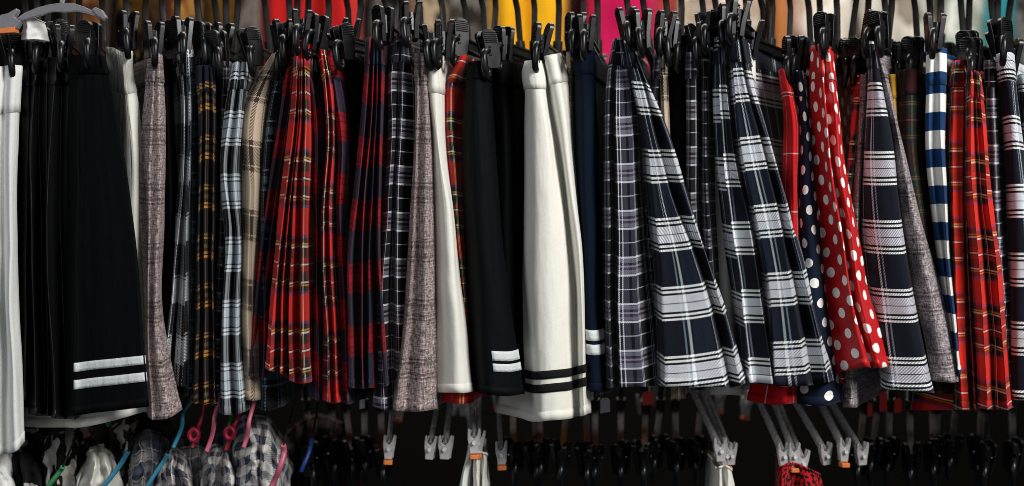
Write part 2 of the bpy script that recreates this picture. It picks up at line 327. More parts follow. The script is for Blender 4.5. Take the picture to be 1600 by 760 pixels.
class Cloth:
    def __init__(self, lines, y0, sharp=False, soft=1.0, tail=0.27, arm_dx=0.0, seed=0, flat_top=0.35, thin=1.0, nv=44, open_depth=0.16, dome=0.0, crumple=0.0):
        self.dome = dome; self.crumple = crumple
        self.lines = lines; self.y0 = y0; self.sharp = sharp; self.soft = soft; self.tail = tail
        self.arm_dx = arm_dx; self.seed = seed; self.flat = flat_top; self.thin = thin; self.nv = nv; self.od = open_depth
        L = [abs(l[1][-1][1] - l[1][0][1]) for l in lines]
        self.len = float(np.mean(L)) * S * (D + y0) / D
        self.tsub = [0, .07, .2, .4, .6, .8, .93] if sharp else [0, .17, .33, .5, .67, .83]
    def row(self, v):
        P = []
        fz = self.flat + (1 - self.flat) * min(1, max(v, 0) * 1.6) ** 0.8
        for li, (dep, pts) in enumerate(self.lines):
            x, y = line_eval(pts, [v])
            # folds wander a little on their way down
            x = x + 2.2 * self.soft ** 0.5 * mnoise.noise(Vector((self.seed * 2.3 + li * 1.9, v * 4.5, 0.7))) * min(1, 4 * max(v, 0))
            P.append(at(float(x[0]), float(y[0]), self.y0 + dep * 0.001 * fz * (1.75 if self.sharp else 1.4) + self.dome * (1 - min(1, max(0, v) / 0.22)) ** 2))
        n = len(P)
        out = []
        for i in range(n - 1):
            p0 = P[max(i - 1, 0)]; p1 = P[i]; p2 = P[i + 1]; p3 = P[min(i + 2, n - 1)]
            for t in self.tsub:
                if self.sharp:
                    q = p1.lerp(p2, t)
                    bow = (0.0025 * 4 * t * (1 - t)) * fz
                    q = q + Vector((0, bow * 0.4, 0))
                else:
                    a = 2 * p1; b = p2 - p0; c = 2 * p0 - 5 * p1 + 4 * p2 - p3; d = -p0 + 3 * p1 - 3 * p2 + p3
                    q = 0.5 * (a + b * t + c * t * t + d * t ** 3)
                out.append(q)
        out.append(P[-1].copy())
        nf = len(out)
        # the rest of the skirt behind the near folds: a thin double sheet along the hanger arm
        xm = sum(p.x for p in P) / n
        top_mid = sum(at(l[1][0][0], l[1][0][1], self.y0).x for l in self.lines) / n
        yb = self.y0 + self.tail
        h = (0.004 + 0.007 * v) * self.thin
        base = top_mid + (xm - top_mid) * 0.45
        def cx(y): return base + self.arm_dx * (y - self.y0)
        R, Lp = P[-1], P[0]
        zr, zl = R.z, Lp.z
        zc = (zr + zl) / 2
        def pt(y, side, e, edge):
            x0 = cx(y) + side * h
            return x0 + (edge.x - x0) * e
        for (fy, e) in ((0.05, .82), (0.15, .45), (0.35, .12), (0.65, 0), (0.92, 0)):
            y = R.y + (yb - R.y) * fy
            out.append(Vector((pt(y, 1, e, R), y, zr + (zc - zr) * fy)))
        out.append(Vector((cx(yb), yb, zc)))
        for (fy, e) in ((0.92, 0), (0.65, 0), (0.35, .12), (0.15, .45), (0.05, .82)):
            y = Lp.y + (yb - Lp.y) * fy
            out.append(Vector((pt(y, -1, e, Lp), y, zl + (zc - zl) * fy)))
        # soft wrinkles
        a = 0.0022 * self.soft * (0.35 + 0.65 * v)
        for i, p in enumerate(out):
            q = Vector((p.x * 34 + self.seed * 3.1, p.y * 26, p.z * 9 + self.seed))
            k = Vector((p.x * 70 + self.seed * 1.7, p.y * 40, p.z * 26))
            f = 1.0
            p.x += a * mnoise.noise(q); p.y += 1.7 * a * mnoise.noise(q + Vector((9, 4, 2))) + 0.5 * a * mnoise.noise(k)
            p.z += 0.0022 * self.soft * v * v * mnoise.noise(Vector((p.x * 22 + self.seed, p.y * 14, 3.3)))
            if self.crumple:
                kk = Vector((p.x * 48 + self.seed, p.y * 30, p.z * 48)); k3 = kk * 2.1
                p.y += self.crumple * (2 * abs(mnoise.noise(kk)) + abs(mnoise.noise(k3)) - 0.6)
                p.x += self.crumple * 0.5 * mnoise.noise(kk + Vector((5, 1, 7)))
        return out, nf
    def ucoords(self):
        out, nf = self.row(0.8)
        u = [0.0]
        for i in range(1, len(out)): u.append(u[-1] + (out[i] - out[i - 1]).length)
        u.append(u[-1] + (out[0] - out[-1]).length)
        return u
    def arcs(self):
        if not hasattr(self, '_arc'):
            vs = np.linspace(0, 1, 31); rows = [self.row(float(v))[0] for v in vs]
            n = len(rows[0]); a = np.zeros((31, n + 1))
            for j in range(1, 31):
                for i in range(n): a[j, i] = a[j - 1, i] + (rows[j][i] - rows[j - 1][i]).length
            a[:, n] = a[:, 0]
            # keep the fold-to-fold differences but ease the weave so bands stay nearly level
            a = a * 0.75 + 0.25 * a.mean(axis=1, keepdims=True)
            self._arc = (vs, a)
            k = len(self.tsub); g = random.Random(int(self.seed * 100))
            off = [g.uniform(-0.004, 0.004) for _ in range(12)]
            self._seg = [off[min(((i // k) + 1) // 2, 11)] if (self.sharp and i < k * (len(self.lines) - 1)) else 0.0 for i in range(n + 1)]
        return self._arc
    def vlen(self, v, c):
        vs, a = self.arcs()
        if v < 0: return v * self.len
        return float(np.interp(v, vs, a[:, c])) + max(0, v - 1) * self.len
    def mesh(self, name, v0, v1, nv, off, mat, parent, wrap=True, ushift=0.0, u_range=None, vshift=0.0, thick=0.0011):
        us = self.ucoords(); rows = []
        for j in range(nv):
            v = v0 + (v1 - v0) * j / (nv - 1)
            out, nf = self.row(v)
            if off:
                n = len(out); res = []
                for i in range(n):
                    t = out[(i + 1) % n] - out[i - 1]
                    nn = Vector((t.y, -t.x, 0))
                    if nn.length > 1e-9: nn.normalize()
                    res.append(out[i] + nn * off)
                out = res
            rows.append(out)
        n = len(rows[0])
        cols = list(range(n + 1)) if wrap else list(range(*u_range))
        nc = len(cols)
        verts = []
        for r in rows:
            verts += [tuple(r[c % n]) for c in (cols if not wrap else range(n))]
        m = n if wrap else nc
        faces, uvs = [], []
        for j in range(nv - 1):
            ra, rb = v0 + (v1 - v0) * j / (nv - 1), v0 + (v1 - v0) * (j + 1) / (nv - 1)
            for c in range(nc - 1):
                a, b = (c % m), ((c + 1) % m)
                faces.append((j * m + a, (j + 1) * m + a, (j + 1) * m + b, j * m + b))
                ua, ub = us[cols[c]] + ushift, us[cols[c] + 1] + ushift
                self.arcs(); sh = self._seg[cols[c]] + vshift; c0, c1 = cols[c], cols[c] + 1
                uvs += [(ua, self.vlen(ra, c0) + sh), (ua, self.vlen(rb, c0) + sh), (ub, self.vlen(rb, c1) + sh), (ub, self.vlen(ra, c1) + sh)]
        me = bpy.data.meshes.new(name); me.from_pydata(verts, [], faces); me.update()
        lay = me.uv_layers.new(name='UVMap'); lay.data.foreach_set('uv', np.array(uvs, dtype=np.float32).ravel())
        me.polygons.foreach_set('use_smooth', [True] * len(me.polygons))
        me.materials.append(mat)
        o = bpy.data.objects.new(name, me); COL.objects.link(o)
        if parent: o.parent = parent
        if thick:
            s = o.modifiers.new('cloth_thickness', 'SOLIDIFY'); s.thickness = thick; s.offset = -1
        return o

def L(dep, *xy): return (dep, [(xy[i], xy[i + 1]) for i in range(0, len(xy), 2)])
SK = []
def sk(short, label, mat, y0, lines, name='skirt', wb=0.075, stripes=(), hook=True, **kw):
    SK.append(dict(short=short, label=label, mat=mat, y0=y0, lines=lines, name=name, wb=wb, stripes=stripes, hook=hook, kw=kw))
def slim(short, label, mat, y0, xt, yt, xm, xb, yb, w, wbm=1.4, dep=14, **kw):
    """a skirt of which only a slim near edge shows"""
    ym = (yt + yb) / 2
    sk(short, label, mat, y0, [L(dep, xt - w * .5, yt, xm - w * .6, ym, xb - w * wbm * .7, yb), L(0, xt, yt, xm, ym, xb, yb), L(dep, xt + w * .5, yt, xm + w * .6, ym, xb + w * wbm * .7, yb)], **kw)

def blotch(name, c0, c1, scale, thr):
    m, nt, bs = new_mat(name); uvv, u, v = uv(nt)
    f = math_node(nt, 'GREATER_THAN', noise(nt, uvv, scale, 1.5, 0.5), thr)
    finish_cloth(nt, bs, mixc(nt, f, lin(c0), lin(c1)), uvv, bump=0.6); return m
M['blotch'] = blotch('black_white_print', (0.004, 0.004, 0.005), 'd9d5cc', 22, 0.52)
M['blotch2'] = blotch('black_white_big_print', (0.004, 0.004, 0.005), 'd9d5cc', 16, 0.60)
SHw = [('5c6472', 12), ('1c2532', 12), ('c9c4bc', 3), ('14161c', 3), ('9a9694', 14), ('2a2f3a', 2), ('c9c4bc', 4), ('3c4a5c', 10)]
M['shirt1'] = plaid('grey_blue_shirt_plaid', SHw, SHw, unit=PX * 0.9, uw=PX * 0.9, bump=0.6)
M['shirt2'] = plaid('pale_shirt_plaid', [('d4d0ca', 14), ('1a1e28', 2.5), ('4c586c', 9), ('b04a44', 1.6), ('1a1e28', 2.5)], [('d4d0ca', 16), ('1a1e28', 2.5), ('4c586c', 10), ('1a1e28', 2.5)], bump=0.6)
M['sequin'] = blotch('red_black_sequin', (0.01, 0.006, 0.006), 'c01820', 160, 0.5)
# ------------------------------------------------------------------ the skirts on the upper rail, left to right (traced fold lines: depth mm, then px, py)
sk('leftmost white skirt', 'plain white skirt at the left edge, longest of the rail, hem lowest', 'white', -0.010,
   [L(40, -20, 110, -28, 400, -34, 712), L(6, -2, 107, -10, 400, -14, 710), L(17, 7, 106, 2, 250, 6, 480, 8, 708), L(0, 20, 104, 15, 250, 16, 480, 24, 704), L(14, 33, 105, 27, 200, 24, 350, 27, 450, 32, 560, 38, 690)], wb=0.12, name='white_skirt')
sk('black skirt beside the leftmost white one', 'narrow black skirt right beside the leftmost white skirt, shortest of three', 'satin', 0.03,
   [L(20, 36, 95, 33, 300, 30, 622), L(0, 45, 95, 42, 300, 40, 624), L(10, 52, 95, 47, 300, 52, 624)], sharp=True, name='black_skirt')
sk('black satin skirt with thin seam highlight', 'black satin skirt with faint shiny folds, second of the three black ones at left', 'satin', 0.015,
   [L(22, 50, 92, 44, 260, 46, 645), L(0, 57, 92, 49, 230, 52, 400, 56, 648), L(14, 61, 92, 62, 240, 70, 648), L(3, 74, 92, 74, 300, 74, 649), L(18, 80, 92, 80, 300, 86, 648)], sharp=True, name='black_skirt')
sk('black satin skirt with bright vertical fold', 'black satin skirt with one bright vertical fold, left of the two-striped black skirt', 'satin', 0.0,
   [L(22, 78, 92, 70, 280, 80, 652), L(0, 89, 92, 76, 250, 73, 400, 88, 654), L(16, 98, 92, 94, 260, 104, 655), L(6, 111, 92, 107, 260, 116, 654), L(22, 117, 92, 113, 260, 122, 652)], sharp=True, name='black_skirt')
sk('two-striped black skirt at left', 'broad black skirt with two white hem stripes turned to face the viewer, at left', 'black', -0.024,
   [L(30, 108, 90, 104, 300, 100, 648), L(10, 122, 88, 118, 300, 116, 648), L(12, 126, 88, 124, 300, 128, 647), L(4, 146, 88, 160, 300, 176, 641), L(0, 164, 90, 184, 180, 206, 320, 234, 634)],
   tail=0.10, stripes=[(0.855, 0.880, 'ribbon_w', 6), (0.903, 0.929, 'ribbon_w', 6)], name='black_skirt', wb=0.05, soft=0.5)
sk('white skirt hanging behind the striped black one', 'white skirt mostly hidden behind the two-striped black skirt, top pinched by curled hanger end', 'cream', 0.008,
   [L(90, 166, 76, 168, 120, 120, 300, 28, 664), L(50, 178, 78, 184, 130, 150, 330, 84, 668), L(0, 192, 84, 196, 140, 205, 300, 150, 662), L(14, 206, 82, 207, 115, 216, 160, 226, 320, 232, 640)], wb=0.11, flat_top=0.1, name='white_skirt')
sk('added black skirt behind the three satin ones', 'wide black skirt added to darken the gaps behind the narrow satin ones at left', 'black', 0.045,  # added backing, its black stands in for shade between the satin skirts
   [L(14, 60, 95, 40, 300, 36, 636), L(0, 75, 93, 70, 300, 78, 640), L(0, 90, 93, 110, 300, 130, 640), L(14, 104, 95, 150, 300, 200, 630)], name='black_skirt')
sk('leftmost mauve tweed skirt', 'mauve-grey checked tweed skirt with dark centre seam, leftmost of the tweed ones', 'tweed', -0.012,
   [L(20, 232, 86, 222, 180, 218, 330, 224, 480, 231, 652), L(3, 240, 86, 236, 180, 232, 330, 231, 480, 236, 655), L(6, 242, 86, 240, 180, 236, 330, 234, 480, 240, 656), L(0, 247, 86, 250, 180, 249, 330, 246, 500, 264, 652), L(22, 251, 88, 259, 180, 258, 330, 253, 480, 284, 638)], name='tweed_skirt')
slim('black skirt with grey tab', 'black skirt with a small grey label tab, right of the leftmost tweed skirt', 'black', 0.035, 258, 95, 268, 270, 615, 18, name='black_skirt')
sk('black and white twill check skirt', 'black skirt with white twill check blocks, left of the navy and orange plaid', 'bwtwill', 0.012,
   [L(24, 272, 82, 284, 180, 268, 400, 249, 586), L(4, 282, 80, 288, 180, 276, 400, 254, 592), L(18, 287, 80, 292, 180, 281, 400, 268, 598), L(0, 292, 80, 296, 180, 290, 400, 284, 604), L(20, 300, 80, 301, 180, 300, 400, 302, 600)], sharp=True, name='plaid_skirt')
slim('dim blue twill plaid edge', 'dim blue-grey twill plaid edge just left of the navy and orange plaid', 'dktwill', 0.026, 303, 92, 303, 296, 618, 10, name='plaid_skirt', wbm=1.2)
sk('navy and orange plaid skirt', 'navy plaid skirt with orange double bands', 'orange', 0.006,
   [L(20, 306, 106, 309, 200, 305, 400, 298, 628), L(0, 311, 104, 313, 200, 309, 400, 304, 631), L(16, 318, 104, 319, 200, 316, 400, 315, 631), L(1, 321, 104, 321, 200, 319, 400, 319, 632), L(14, 328, 106, 331, 200, 331, 400, 332, 630), L(3, 330, 106, 333, 200, 332, 400, 334, 629), L(24, 334, 108, 338, 200, 337, 400, 339, 626)], name='plaid_skirt', sharp=True)
slim('black skirt behind the orange plaid', 'black skirt between the navy and orange plaid and the white and black plaid', 'black', 0.04, 343, 95, 343, 343, 625, 16, name='black_skirt')
slim('dim lavender plaid edge', 'dim black and lavender plaid edge just left of the white and black plaid', 'lav3', 0.030, 352, 98, 346, 338, 632, 10, name='plaid_skirt', wbm=1.2)
sk('white and black plaid skirt', 'white and black plaid skirt with wavy folds, just left of the beige plaid', 'whiteblk', 0.002,
   [L(18, 364, 102, 350, 180, 344, 290, 352, 400, 345, 520, 344, 645), L(0, 370, 98, 358, 180, 350, 260, 360, 360, 350, 500, 352, 648), L(16, 376, 100, 366, 180, 358, 270, 366, 380, 362, 500, 366, 648), L(3, 381, 98, 374, 170, 368, 270, 373, 380, 370, 500, 376, 646), L(20, 388, 100, 380, 180, 374, 280, 378, 400, 378, 520, 388, 640)], sharp=False, name='plaid_skirt')
sk('beige plaid skirt', 'beige and black twill plaid skirt, upper end bulging left of the red tartans', 'beige', 0.014,
   [L(20, 425, 86, 398, 128, 380, 165, 378, 300, 373, 450, 369, 620), L(0, 432, 84, 407, 130, 392, 170, 390, 300, 386, 450, 388, 624), L(6, 437, 84, 416, 130, 404, 170, 400, 300, 396, 450, 400, 624), L(22, 441, 86, 422, 130, 412, 180, 408, 300, 404, 450, 416, 620)], name='plaid_skirt')
sk('dark blue twill plaid skirt', 'dark blue-grey twill plaid skirt squeezed between the beige and the red check', 'dktwill', 0.022,
   [L(16, 440, 92, 424, 140, 412, 220, 404, 400, 404, 636), L(0, 447, 90, 431, 140, 419, 220, 412, 400, 418, 641), L(18, 456, 92, 440, 140, 432, 220, 430, 400, 442, 634)], name='plaid_skirt')
sk('red and navy check skirt left of the bright tartan', 'red and navy check skirt peeking out left of the brightest red tartan', 'rn2', 0.012,
   [L(16, 447, 108, 436, 180, 411, 320, 396, 440, 382, 584), L(0, 451, 106, 441, 180, 418, 320, 403, 440, 390, 588), L(14, 455, 106, 446, 180, 424, 320, 409, 440, 402, 589), L(2, 458, 106, 450, 180, 430, 320, 416, 440, 412, 590), L(18, 464, 106, 456, 180, 440, 320, 430, 440, 436, 586)], sharp=True, name='tartan_skirt')
sk('brightest red tartan skirt', 'bright red tartan skirt with knife pleats and thin yellow and white lines', 'stew1', -0.016,
   [L(18, 462, 76, 452, 180, 436, 320, 424, 450, 414, 576), L(0, 466, 72, 461, 180, 443, 320, 430, 450, 422, 581), L(20, 468, 70, 464, 180, 449, 320, 437, 450, 436, 582), L(2, 469, 68, 467, 180, 453, 320, 442, 450, 438, 584), L(22, 471, 66, 469, 180, 457, 320, 450, 450, 451, 590), L(0, 472, 66, 470, 180, 459, 320, 453, 450, 453, 594), L(20, 475, 66, 475, 180, 468, 320, 464, 450, 470, 598), L(0, 476, 66, 477, 180, 473, 320, 471, 450, 474, 598), L(16, 481, 70, 482, 180, 480, 320, 480, 450, 487, 596)], sharp=True, name='tartan_skirt', flat_top=0.3)
sk('red and navy check skirt right of the bright tartan', 'red and navy check skirt just right of the brightest red tartan', 'rn1', 0.012,
   [L(16, 478, 112, 486, 180, 489, 320, 488, 450, 486, 622), L(0, 483, 108, 493, 180, 494, 320, 495, 450, 498, 626), L(18, 490, 112, 500, 180, 501, 320, 503, 450, 512, 624)], sharp=True, name='tartan_skirt')
sk('dark red tartan skirt with wavy fold', 'deep red tartan skirt with one long wavy fold, right of the knife-pleated tartan', 'stew2', -0.002,
   [L(16, 498, 84, 505, 140, 509, 220, 502, 330, 503, 450, 504, 624), L(0, 502, 80, 509, 140, 513, 220, 507, 330, 508, 450, 513, 629), L(16, 504, 80, 512, 140, 516, 220, 512, 330, 513, 450, 521, 630), L(2, 506, 80, 516, 140, 519, 220, 515, 330, 518, 450, 526, 630), L(20, 510, 82, 521, 150, 522, 230, 521, 330, 525, 450, 537, 626)], sharp=True, name='tartan_skirt')
sk('red and navy skirt with bright red top', 'red and navy check skirt with a bright red upper end, right of the wavy tartan', 'rn2', 0.012,
   [L(16, 508, 84, 518, 150, 528, 230, 526, 340, 534, 628), L(0, 514, 82, 526, 150, 535, 230, 532, 340, 545, 631), L(20, 520, 86, 536, 150, 543, 230, 542, 340, 553, 628)], name='tartan_skirt')
slim('added black skirt left of the pleated red and navy check', 'added black skirt darkening the gap left of the four-pleat red and navy check', 'black', 0.045, 550, 92, 548, 552, 612, 24, name='black_skirt')  # added to fill the dark gap, black cloth in place of shade
sk('four-pleat red and navy check skirt', 'red and navy check skirt with four long pleats, right of a black gap', 'rn1', -0.008,
   [L(18, 572, 62, 566, 160, 554, 280, 542, 400, 541, 600), L(0, 578, 60, 571, 160, 560, 280, 548, 400, 548, 604), L(24, 583, 60, 578, 160, 566, 280, 560, 400, 562, 606), L(2, 585, 60, 582, 160, 572, 280, 566, 400, 566, 606), L(22, 588, 60, 586, 160, 578, 280, 572, 400, 573, 606), L(2, 590, 60, 589, 160, 584, 280, 577, 400, 577, 605), L(24, 595, 60, 593, 160, 588, 280, 586, 400, 598, 604), L(0, 597, 60, 596, 160, 592, 280, 590, 400, 604, 603), L(20, 600, 62, 599, 160, 596, 280, 596, 420, 609, 600)], sharp=True, name='tartan_skirt', flat_top=0.4)
sk('black and lavender plaid skirt left of the tweed', 'black plaid skirt with lavender bands and white lines, just left of a tweed skirt', 'lav2', 0.010,
   [L(18, 617, 60, 606, 110, 606, 200, 598, 330, 588, 450, 584, 634), L(0, 622, 54, 613, 110, 613, 200, 607, 330, 598, 450, 602, 640), L(20, 627, 54, 624, 110, 622, 200, 617, 330, 612, 450, 616, 642), L(2, 630, 54, 629, 110, 627, 200, 622, 330, 620, 450, 626, 642), L(22, 637, 58, 645, 120, 648, 200, 648, 330, 646, 450, 650, 636)], name='plaid_skirt')
sk('mauve tweed skirt beside the white one', 'mauve-grey tweed skirt left of the plain short white skirt, mid rail', 'tweed', -0.006,
   [L(24, 648, 86, 648, 180, 643, 300, 634, 440, 611, 636), L(2, 652, 85, 652, 180, 648, 300, 641, 440, 622, 640), L(12, 655, 85, 655, 180, 653, 300, 647, 440, 634, 641), L(0, 661, 85, 667, 180, 668, 300, 666, 440, 658, 641), L(22, 665, 86, 673, 180, 678, 300, 680, 440, 683, 637)], name='tweed_skirt')
sk('plain short white skirt', 'plain white skirt without stripes between a tweed skirt and a thin red tartan', 'cream', -0.002,
   [L(26, 668, 86, 667, 130, 674, 220, 678, 320, 678, 450, 678, 612), L(4, 674, 84, 672, 130, 680, 220, 690, 330, 694, 450, 704, 615), L(0, 679, 84, 681, 130, 686, 220, 700, 330, 710, 450, 724, 615), L(18, 684, 86, 689, 130, 693, 210, 709, 320, 719, 430, 739, 612)], wb=0.115, name='white_skirt', soft=1.4)
sk('thin red tartan edge beside the white skirt', 'slim red tartan edge between the plain white skirt and a black striped one', 'stew2', 0.022,
   [L(14, 716, 90, 700, 125, 697, 180, 700, 260, 706, 350, 716, 450, 690, 626), L(0, 724, 88, 706, 125, 704, 180, 708, 260, 714, 350, 724, 450, 718, 629), L(14, 729, 90, 712, 130, 711, 180, 715, 260, 722, 350, 733, 450, 741, 628)], name='tartan_skirt')
sk('black skirt with two white stripes mid rail', 'black skirt with two short white hem stripes, left of the big white skirt', 'char', -0.006,
   [L(26, 732, 100, 722, 200, 726, 380, 738, 612), L(0, 742, 98, 740, 200, 746, 380, 764, 616), L(4, 752, 98, 762, 200, 776, 380, 796, 617), L(20, 760, 100, 772, 220, 788, 400, 819, 613)], stripes=[(0.868, 0.897, 'ribbon_w', 8), (0.906, 0.93, 'ribbon_w', 8)], name='black_skirt', wb=0.05)
slim('black skirt left of the big white one', 'plain black skirt tucked behind the left edge of the big white skirt', 'black', 0.04, 785, 96, 792, 800, 606, 30, name='black_skirt')
sk('big white skirt with black hem stripes', 'white skirt with two black hem stripes and three soft folds, centre of the rail', 'cream', 0.000,
   [L(70, 826, 102, 822, 300, 808, 480, 772, 643), L(44, 823, 100, 820, 200, 818, 400, 816, 500, 816, 652), L(20, 820, 98, 816, 114, 822, 150, 823, 220, 821, 400, 825, 500, 831, 657), L(2, 828, 97, 827, 118, 832, 150, 836, 220, 838, 400, 846, 657), L(0, 838, 97, 842, 118, 846, 150, 856, 220, 866, 400, 872, 655), L(12, 846, 97, 851, 118, 853, 150, 866, 240, 884, 400, 892, 653), L(26, 849, 94, 853, 118, 857, 150, 872, 240, 892, 400, 902, 651), L(6, 853, 90, 860, 118, 866, 150, 880, 240, 900, 400, 910, 650), L(4, 866, 87, 872, 118, 878, 150, 888, 240, 907, 400, 916, 648), L(22, 871, 86, 878, 118, 884, 150, 894, 240, 912, 400, 921, 647), L(30, 876, 85, 886, 118, 890, 160, 896, 240, 914, 400, 924, 646)],
   stripes=[(0.861, 0.884, 'ribbon_k'), (0.898, 0.922, 'ribbon_k')], wb=0.075, name='white_skirt', soft=1.2, flat_top=0.8)
slim('beige edge behind the big white skirt', 'slim beige edge showing at the upper right of the big white skirt', 'beige', 0.035, 890, 78, 892, 890, 560, 9, wbm=1.0, name='plaid_skirt')
sk('navy skirt with two white stripes', 'dark navy skirt with two short white hem stripes, right of the big white skirt', 'navy', 0.012,
   [L(22, 898, 78, 900, 250, 906, 450, 910, 605), L(0, 908, 76, 912, 250, 918, 450, 926, 611), L(3, 920, 76, 924, 250, 930, 450, 940, 611), L(20, 928, 78, 936, 250, 942, 450, 949, 606)], stripes=[(0.822, 0.853, 'ribbon_w', 4), (0.864, 0.894, 'ribbon_w', 4)], name='navy_skirt')
sk('black and lavender plaid skirt right of navy', 'black plaid skirt with lavender bands, overlapped by the widest navy and white plaid', 'lav1', -0.004,
   [L(60, 958, 66, 948, 120, 938, 300, 930, 450, 926, 622), L(22, 960, 64, 949, 120, 944, 300, 944, 450, 944, 606), L(2, 962, 62, 953, 120, 951, 300, 950, 450, 954, 604), L(24, 964, 62, 959, 120, 959, 300, 960, 450, 962, 604), L(2, 966, 62, 963, 120, 964, 300, 966, 450, 970, 604), L(0, 970, 62, 982, 120, 990, 300, 996, 450, 1004, 605), L(22, 973, 64, 990, 120, 1003, 300, 1015, 450, 1031, 602)], name='plaid_skirt', sharp=True)
sk('widest navy and white plaid skirt', 'navy and white plaid skirt fanned widest to the right, near the centre', 'nw1', -0.020,
   [L(34, 974, 66, 982, 120, 1002, 220, 1010, 320, 1018, 420, 1026, 600), L(4, 977, 64, 988, 120, 1010, 220, 1020, 320, 1032, 420, 1040, 604), L(0, 982, 66, 1002, 130, 1024, 225, 1052, 320, 1082, 400, 1110, 490, 1134, 604), L(16, 984, 68, 1006, 130, 1028, 225, 1056, 320, 1088, 400, 1118, 490, 1142, 604), L(4, 987, 72, 1018, 150, 1046, 225, 1078, 330, 1108, 420, 1134, 500, 1158, 601), L(26, 989, 76, 1022, 150, 1052, 225, 1084, 330, 1113, 420, 1140, 500, 1168, 596)], name='plaid_skirt', sharp=True, tail=0.25)
slim('small lavender plaid edge', 'small slanting lavender plaid edge beside a beige one, high up right of centre', 'lav3', 0.034, 1030, 86, 1012, 1040, 590, 12, name='plaid_skirt')
slim('small beige plaid edge', 'small beige twill plaid edge high up, right of the widest navy plaid', 'beige', 0.030, 1036, 76, 1044, 1062, 622, 12, name='plaid_skirt', wbm=1.1)
slim('thin grey striped black skirt', 'thin black skirt with grey striped edge, left of its near twin', 'lav3', 0.020, 1080, 84, 1082, 1092, 608, 15, name='plaid_skirt', wbm=1.1, dep=18)
slim('thin black skirt with pale edge', 'thin black skirt with one pale line edge, left of the two close navy plaids', 'lav3', 0.024, 1102, 70, 1104, 1118, 604, 11, name='plaid_skirt', dep=18)
slim('added black skirt among the right plaids', 'added black skirt darkening the gap left of the two close navy plaids', 'black', 0.05, 1060, 95, 1070, 1080, 600, 30, name='black_skirt')  # added deep in the row, its black stands in for the gap's shade
sk('narrow navy and white plaid skirt', 'navy and white plaid skirt showing one narrow lit panel, left of a wider twin', 'nw2', -0.002,
   [L(30, 1116, 62, 1114, 150, 1116, 250, 1128, 350, 1142, 450, 1158, 590), L(6, 1122, 60, 1124, 150, 1130, 250, 1144, 350, 1158, 450, 1172, 597), L(10, 1126, 60, 1130, 150, 1138, 250, 1150, 350, 1164, 450, 1180, 598), L(0, 1130, 60, 1136, 150, 1147, 250, 1170, 350, 1186, 450, 1206, 599), L(22, 1134, 62, 1140, 150, 1152, 250, 1176, 350, 1192, 450, 1214, 594)], name='plaid_skirt', sharp=True)
sk('bold navy and white plaid skirt', 'navy and white plaid skirt with dark navy blocks, just left of the red windowpane', 'nw3', -0.014,
   [L(34, 1137, 60, 1139, 120, 1146, 220, 1166, 330, 1186, 430, 1204, 598), L(6, 1141, 57, 1146, 120, 1156, 220, 1178, 330, 1198, 430, 1214, 602), L(0, 1152, 56, 1162, 130, 1186, 215, 1210, 320, 1232, 420, 1262, 602), L(14, 1155, 57, 1166, 130, 1190, 215, 1214, 320, 1238, 420, 1272, 601), L(3, 1158, 58, 1172, 130, 1198, 215, 1226, 320, 1256, 430, 1295, 597), L(24, 1161, 60, 1176, 130, 1202, 215, 1231, 320, 1262, 430, 1303, 592)], name='plaid_skirt', sharp=True)
slim('white skirt edge behind hangers', 'small pale skirt end just right of the bold navy plaid top', 'cream', 0.045, 1172, 92, 1182, 1200, 590, 14, wbm=1.2, name='white_skirt')
sk('red windowpane skirt', 'plain red skirt with thin white windowpane lines, left of the navy polka dots', 'redpane', 0.012,
   [L(26, 1218, 112, 1224, 180, 1221, 280, 1212, 420, 1168, 624), L(14, 1221, 110, 1232, 190, 1230, 290, 1226, 420, 1206, 630), L(0, 1225, 110, 1240, 190, 1240, 290, 1240, 420, 1230, 630), L(20, 1230, 112, 1248, 190, 1247, 290, 1250, 420, 1244, 628)], name='red_skirt')
sk('navy polka dot skirt', 'navy skirt with white polka dots', 'navydot', 0.016,
   [L(24, 1240, 114, 1246, 200, 1246, 320, 1246, 430, 1238, 628), L(4, 1246, 112, 1254, 200, 1254, 320, 1260, 430, 1262, 633), L(0, 1251, 112, 1262, 200, 1268, 320, 1278, 430, 1292, 633), L(22, 1255, 114, 1268, 200, 1278, 320, 1290, 430, 1317, 626)], name='polka_dot_skirt')
sk('red polka dot skirt', 'red skirt with white polka dots', 'reddot', -0.016,
   [L(46, 1268, 74, 1265, 150, 1270, 250, 1277, 360, 1281, 460, 1302, 586), L(26, 1276, 72, 1278, 150, 1286, 250, 1298, 360, 1308, 460, 1322, 580), L(0, 1283, 70, 1287, 150, 1297, 250, 1314, 360, 1328, 460, 1352, 574), L(15, 1287, 70, 1291, 150, 1301, 250, 1318, 360, 1332, 460, 1360, 575), L(0, 1295, 74, 1302, 150, 1313, 250, 1330, 360, 1344, 460, 1374, 574), L(26, 1300, 78, 1308, 150, 1321, 250, 1341, 360, 1360, 460, 1398, 570)], name='polka_dot_skirt', wb=0.1, soft=1.6)
slim('dark red tartan sliver', 'thin slanting dark red tartan edge right of the red polka dots', 'stew2', 0.032, 1346, 122, 1322, 1318, 600, 12, name='tartan_skirt', wbm=1.0)
slim('thin tweed sliver', 'thin slanting tweed edge left of the lilac-tinged navy plaid', 'tweed2', 0.024, 1352, 118, 1336, 1328, 636, 12, name='tweed_skirt', wbm=1.2)
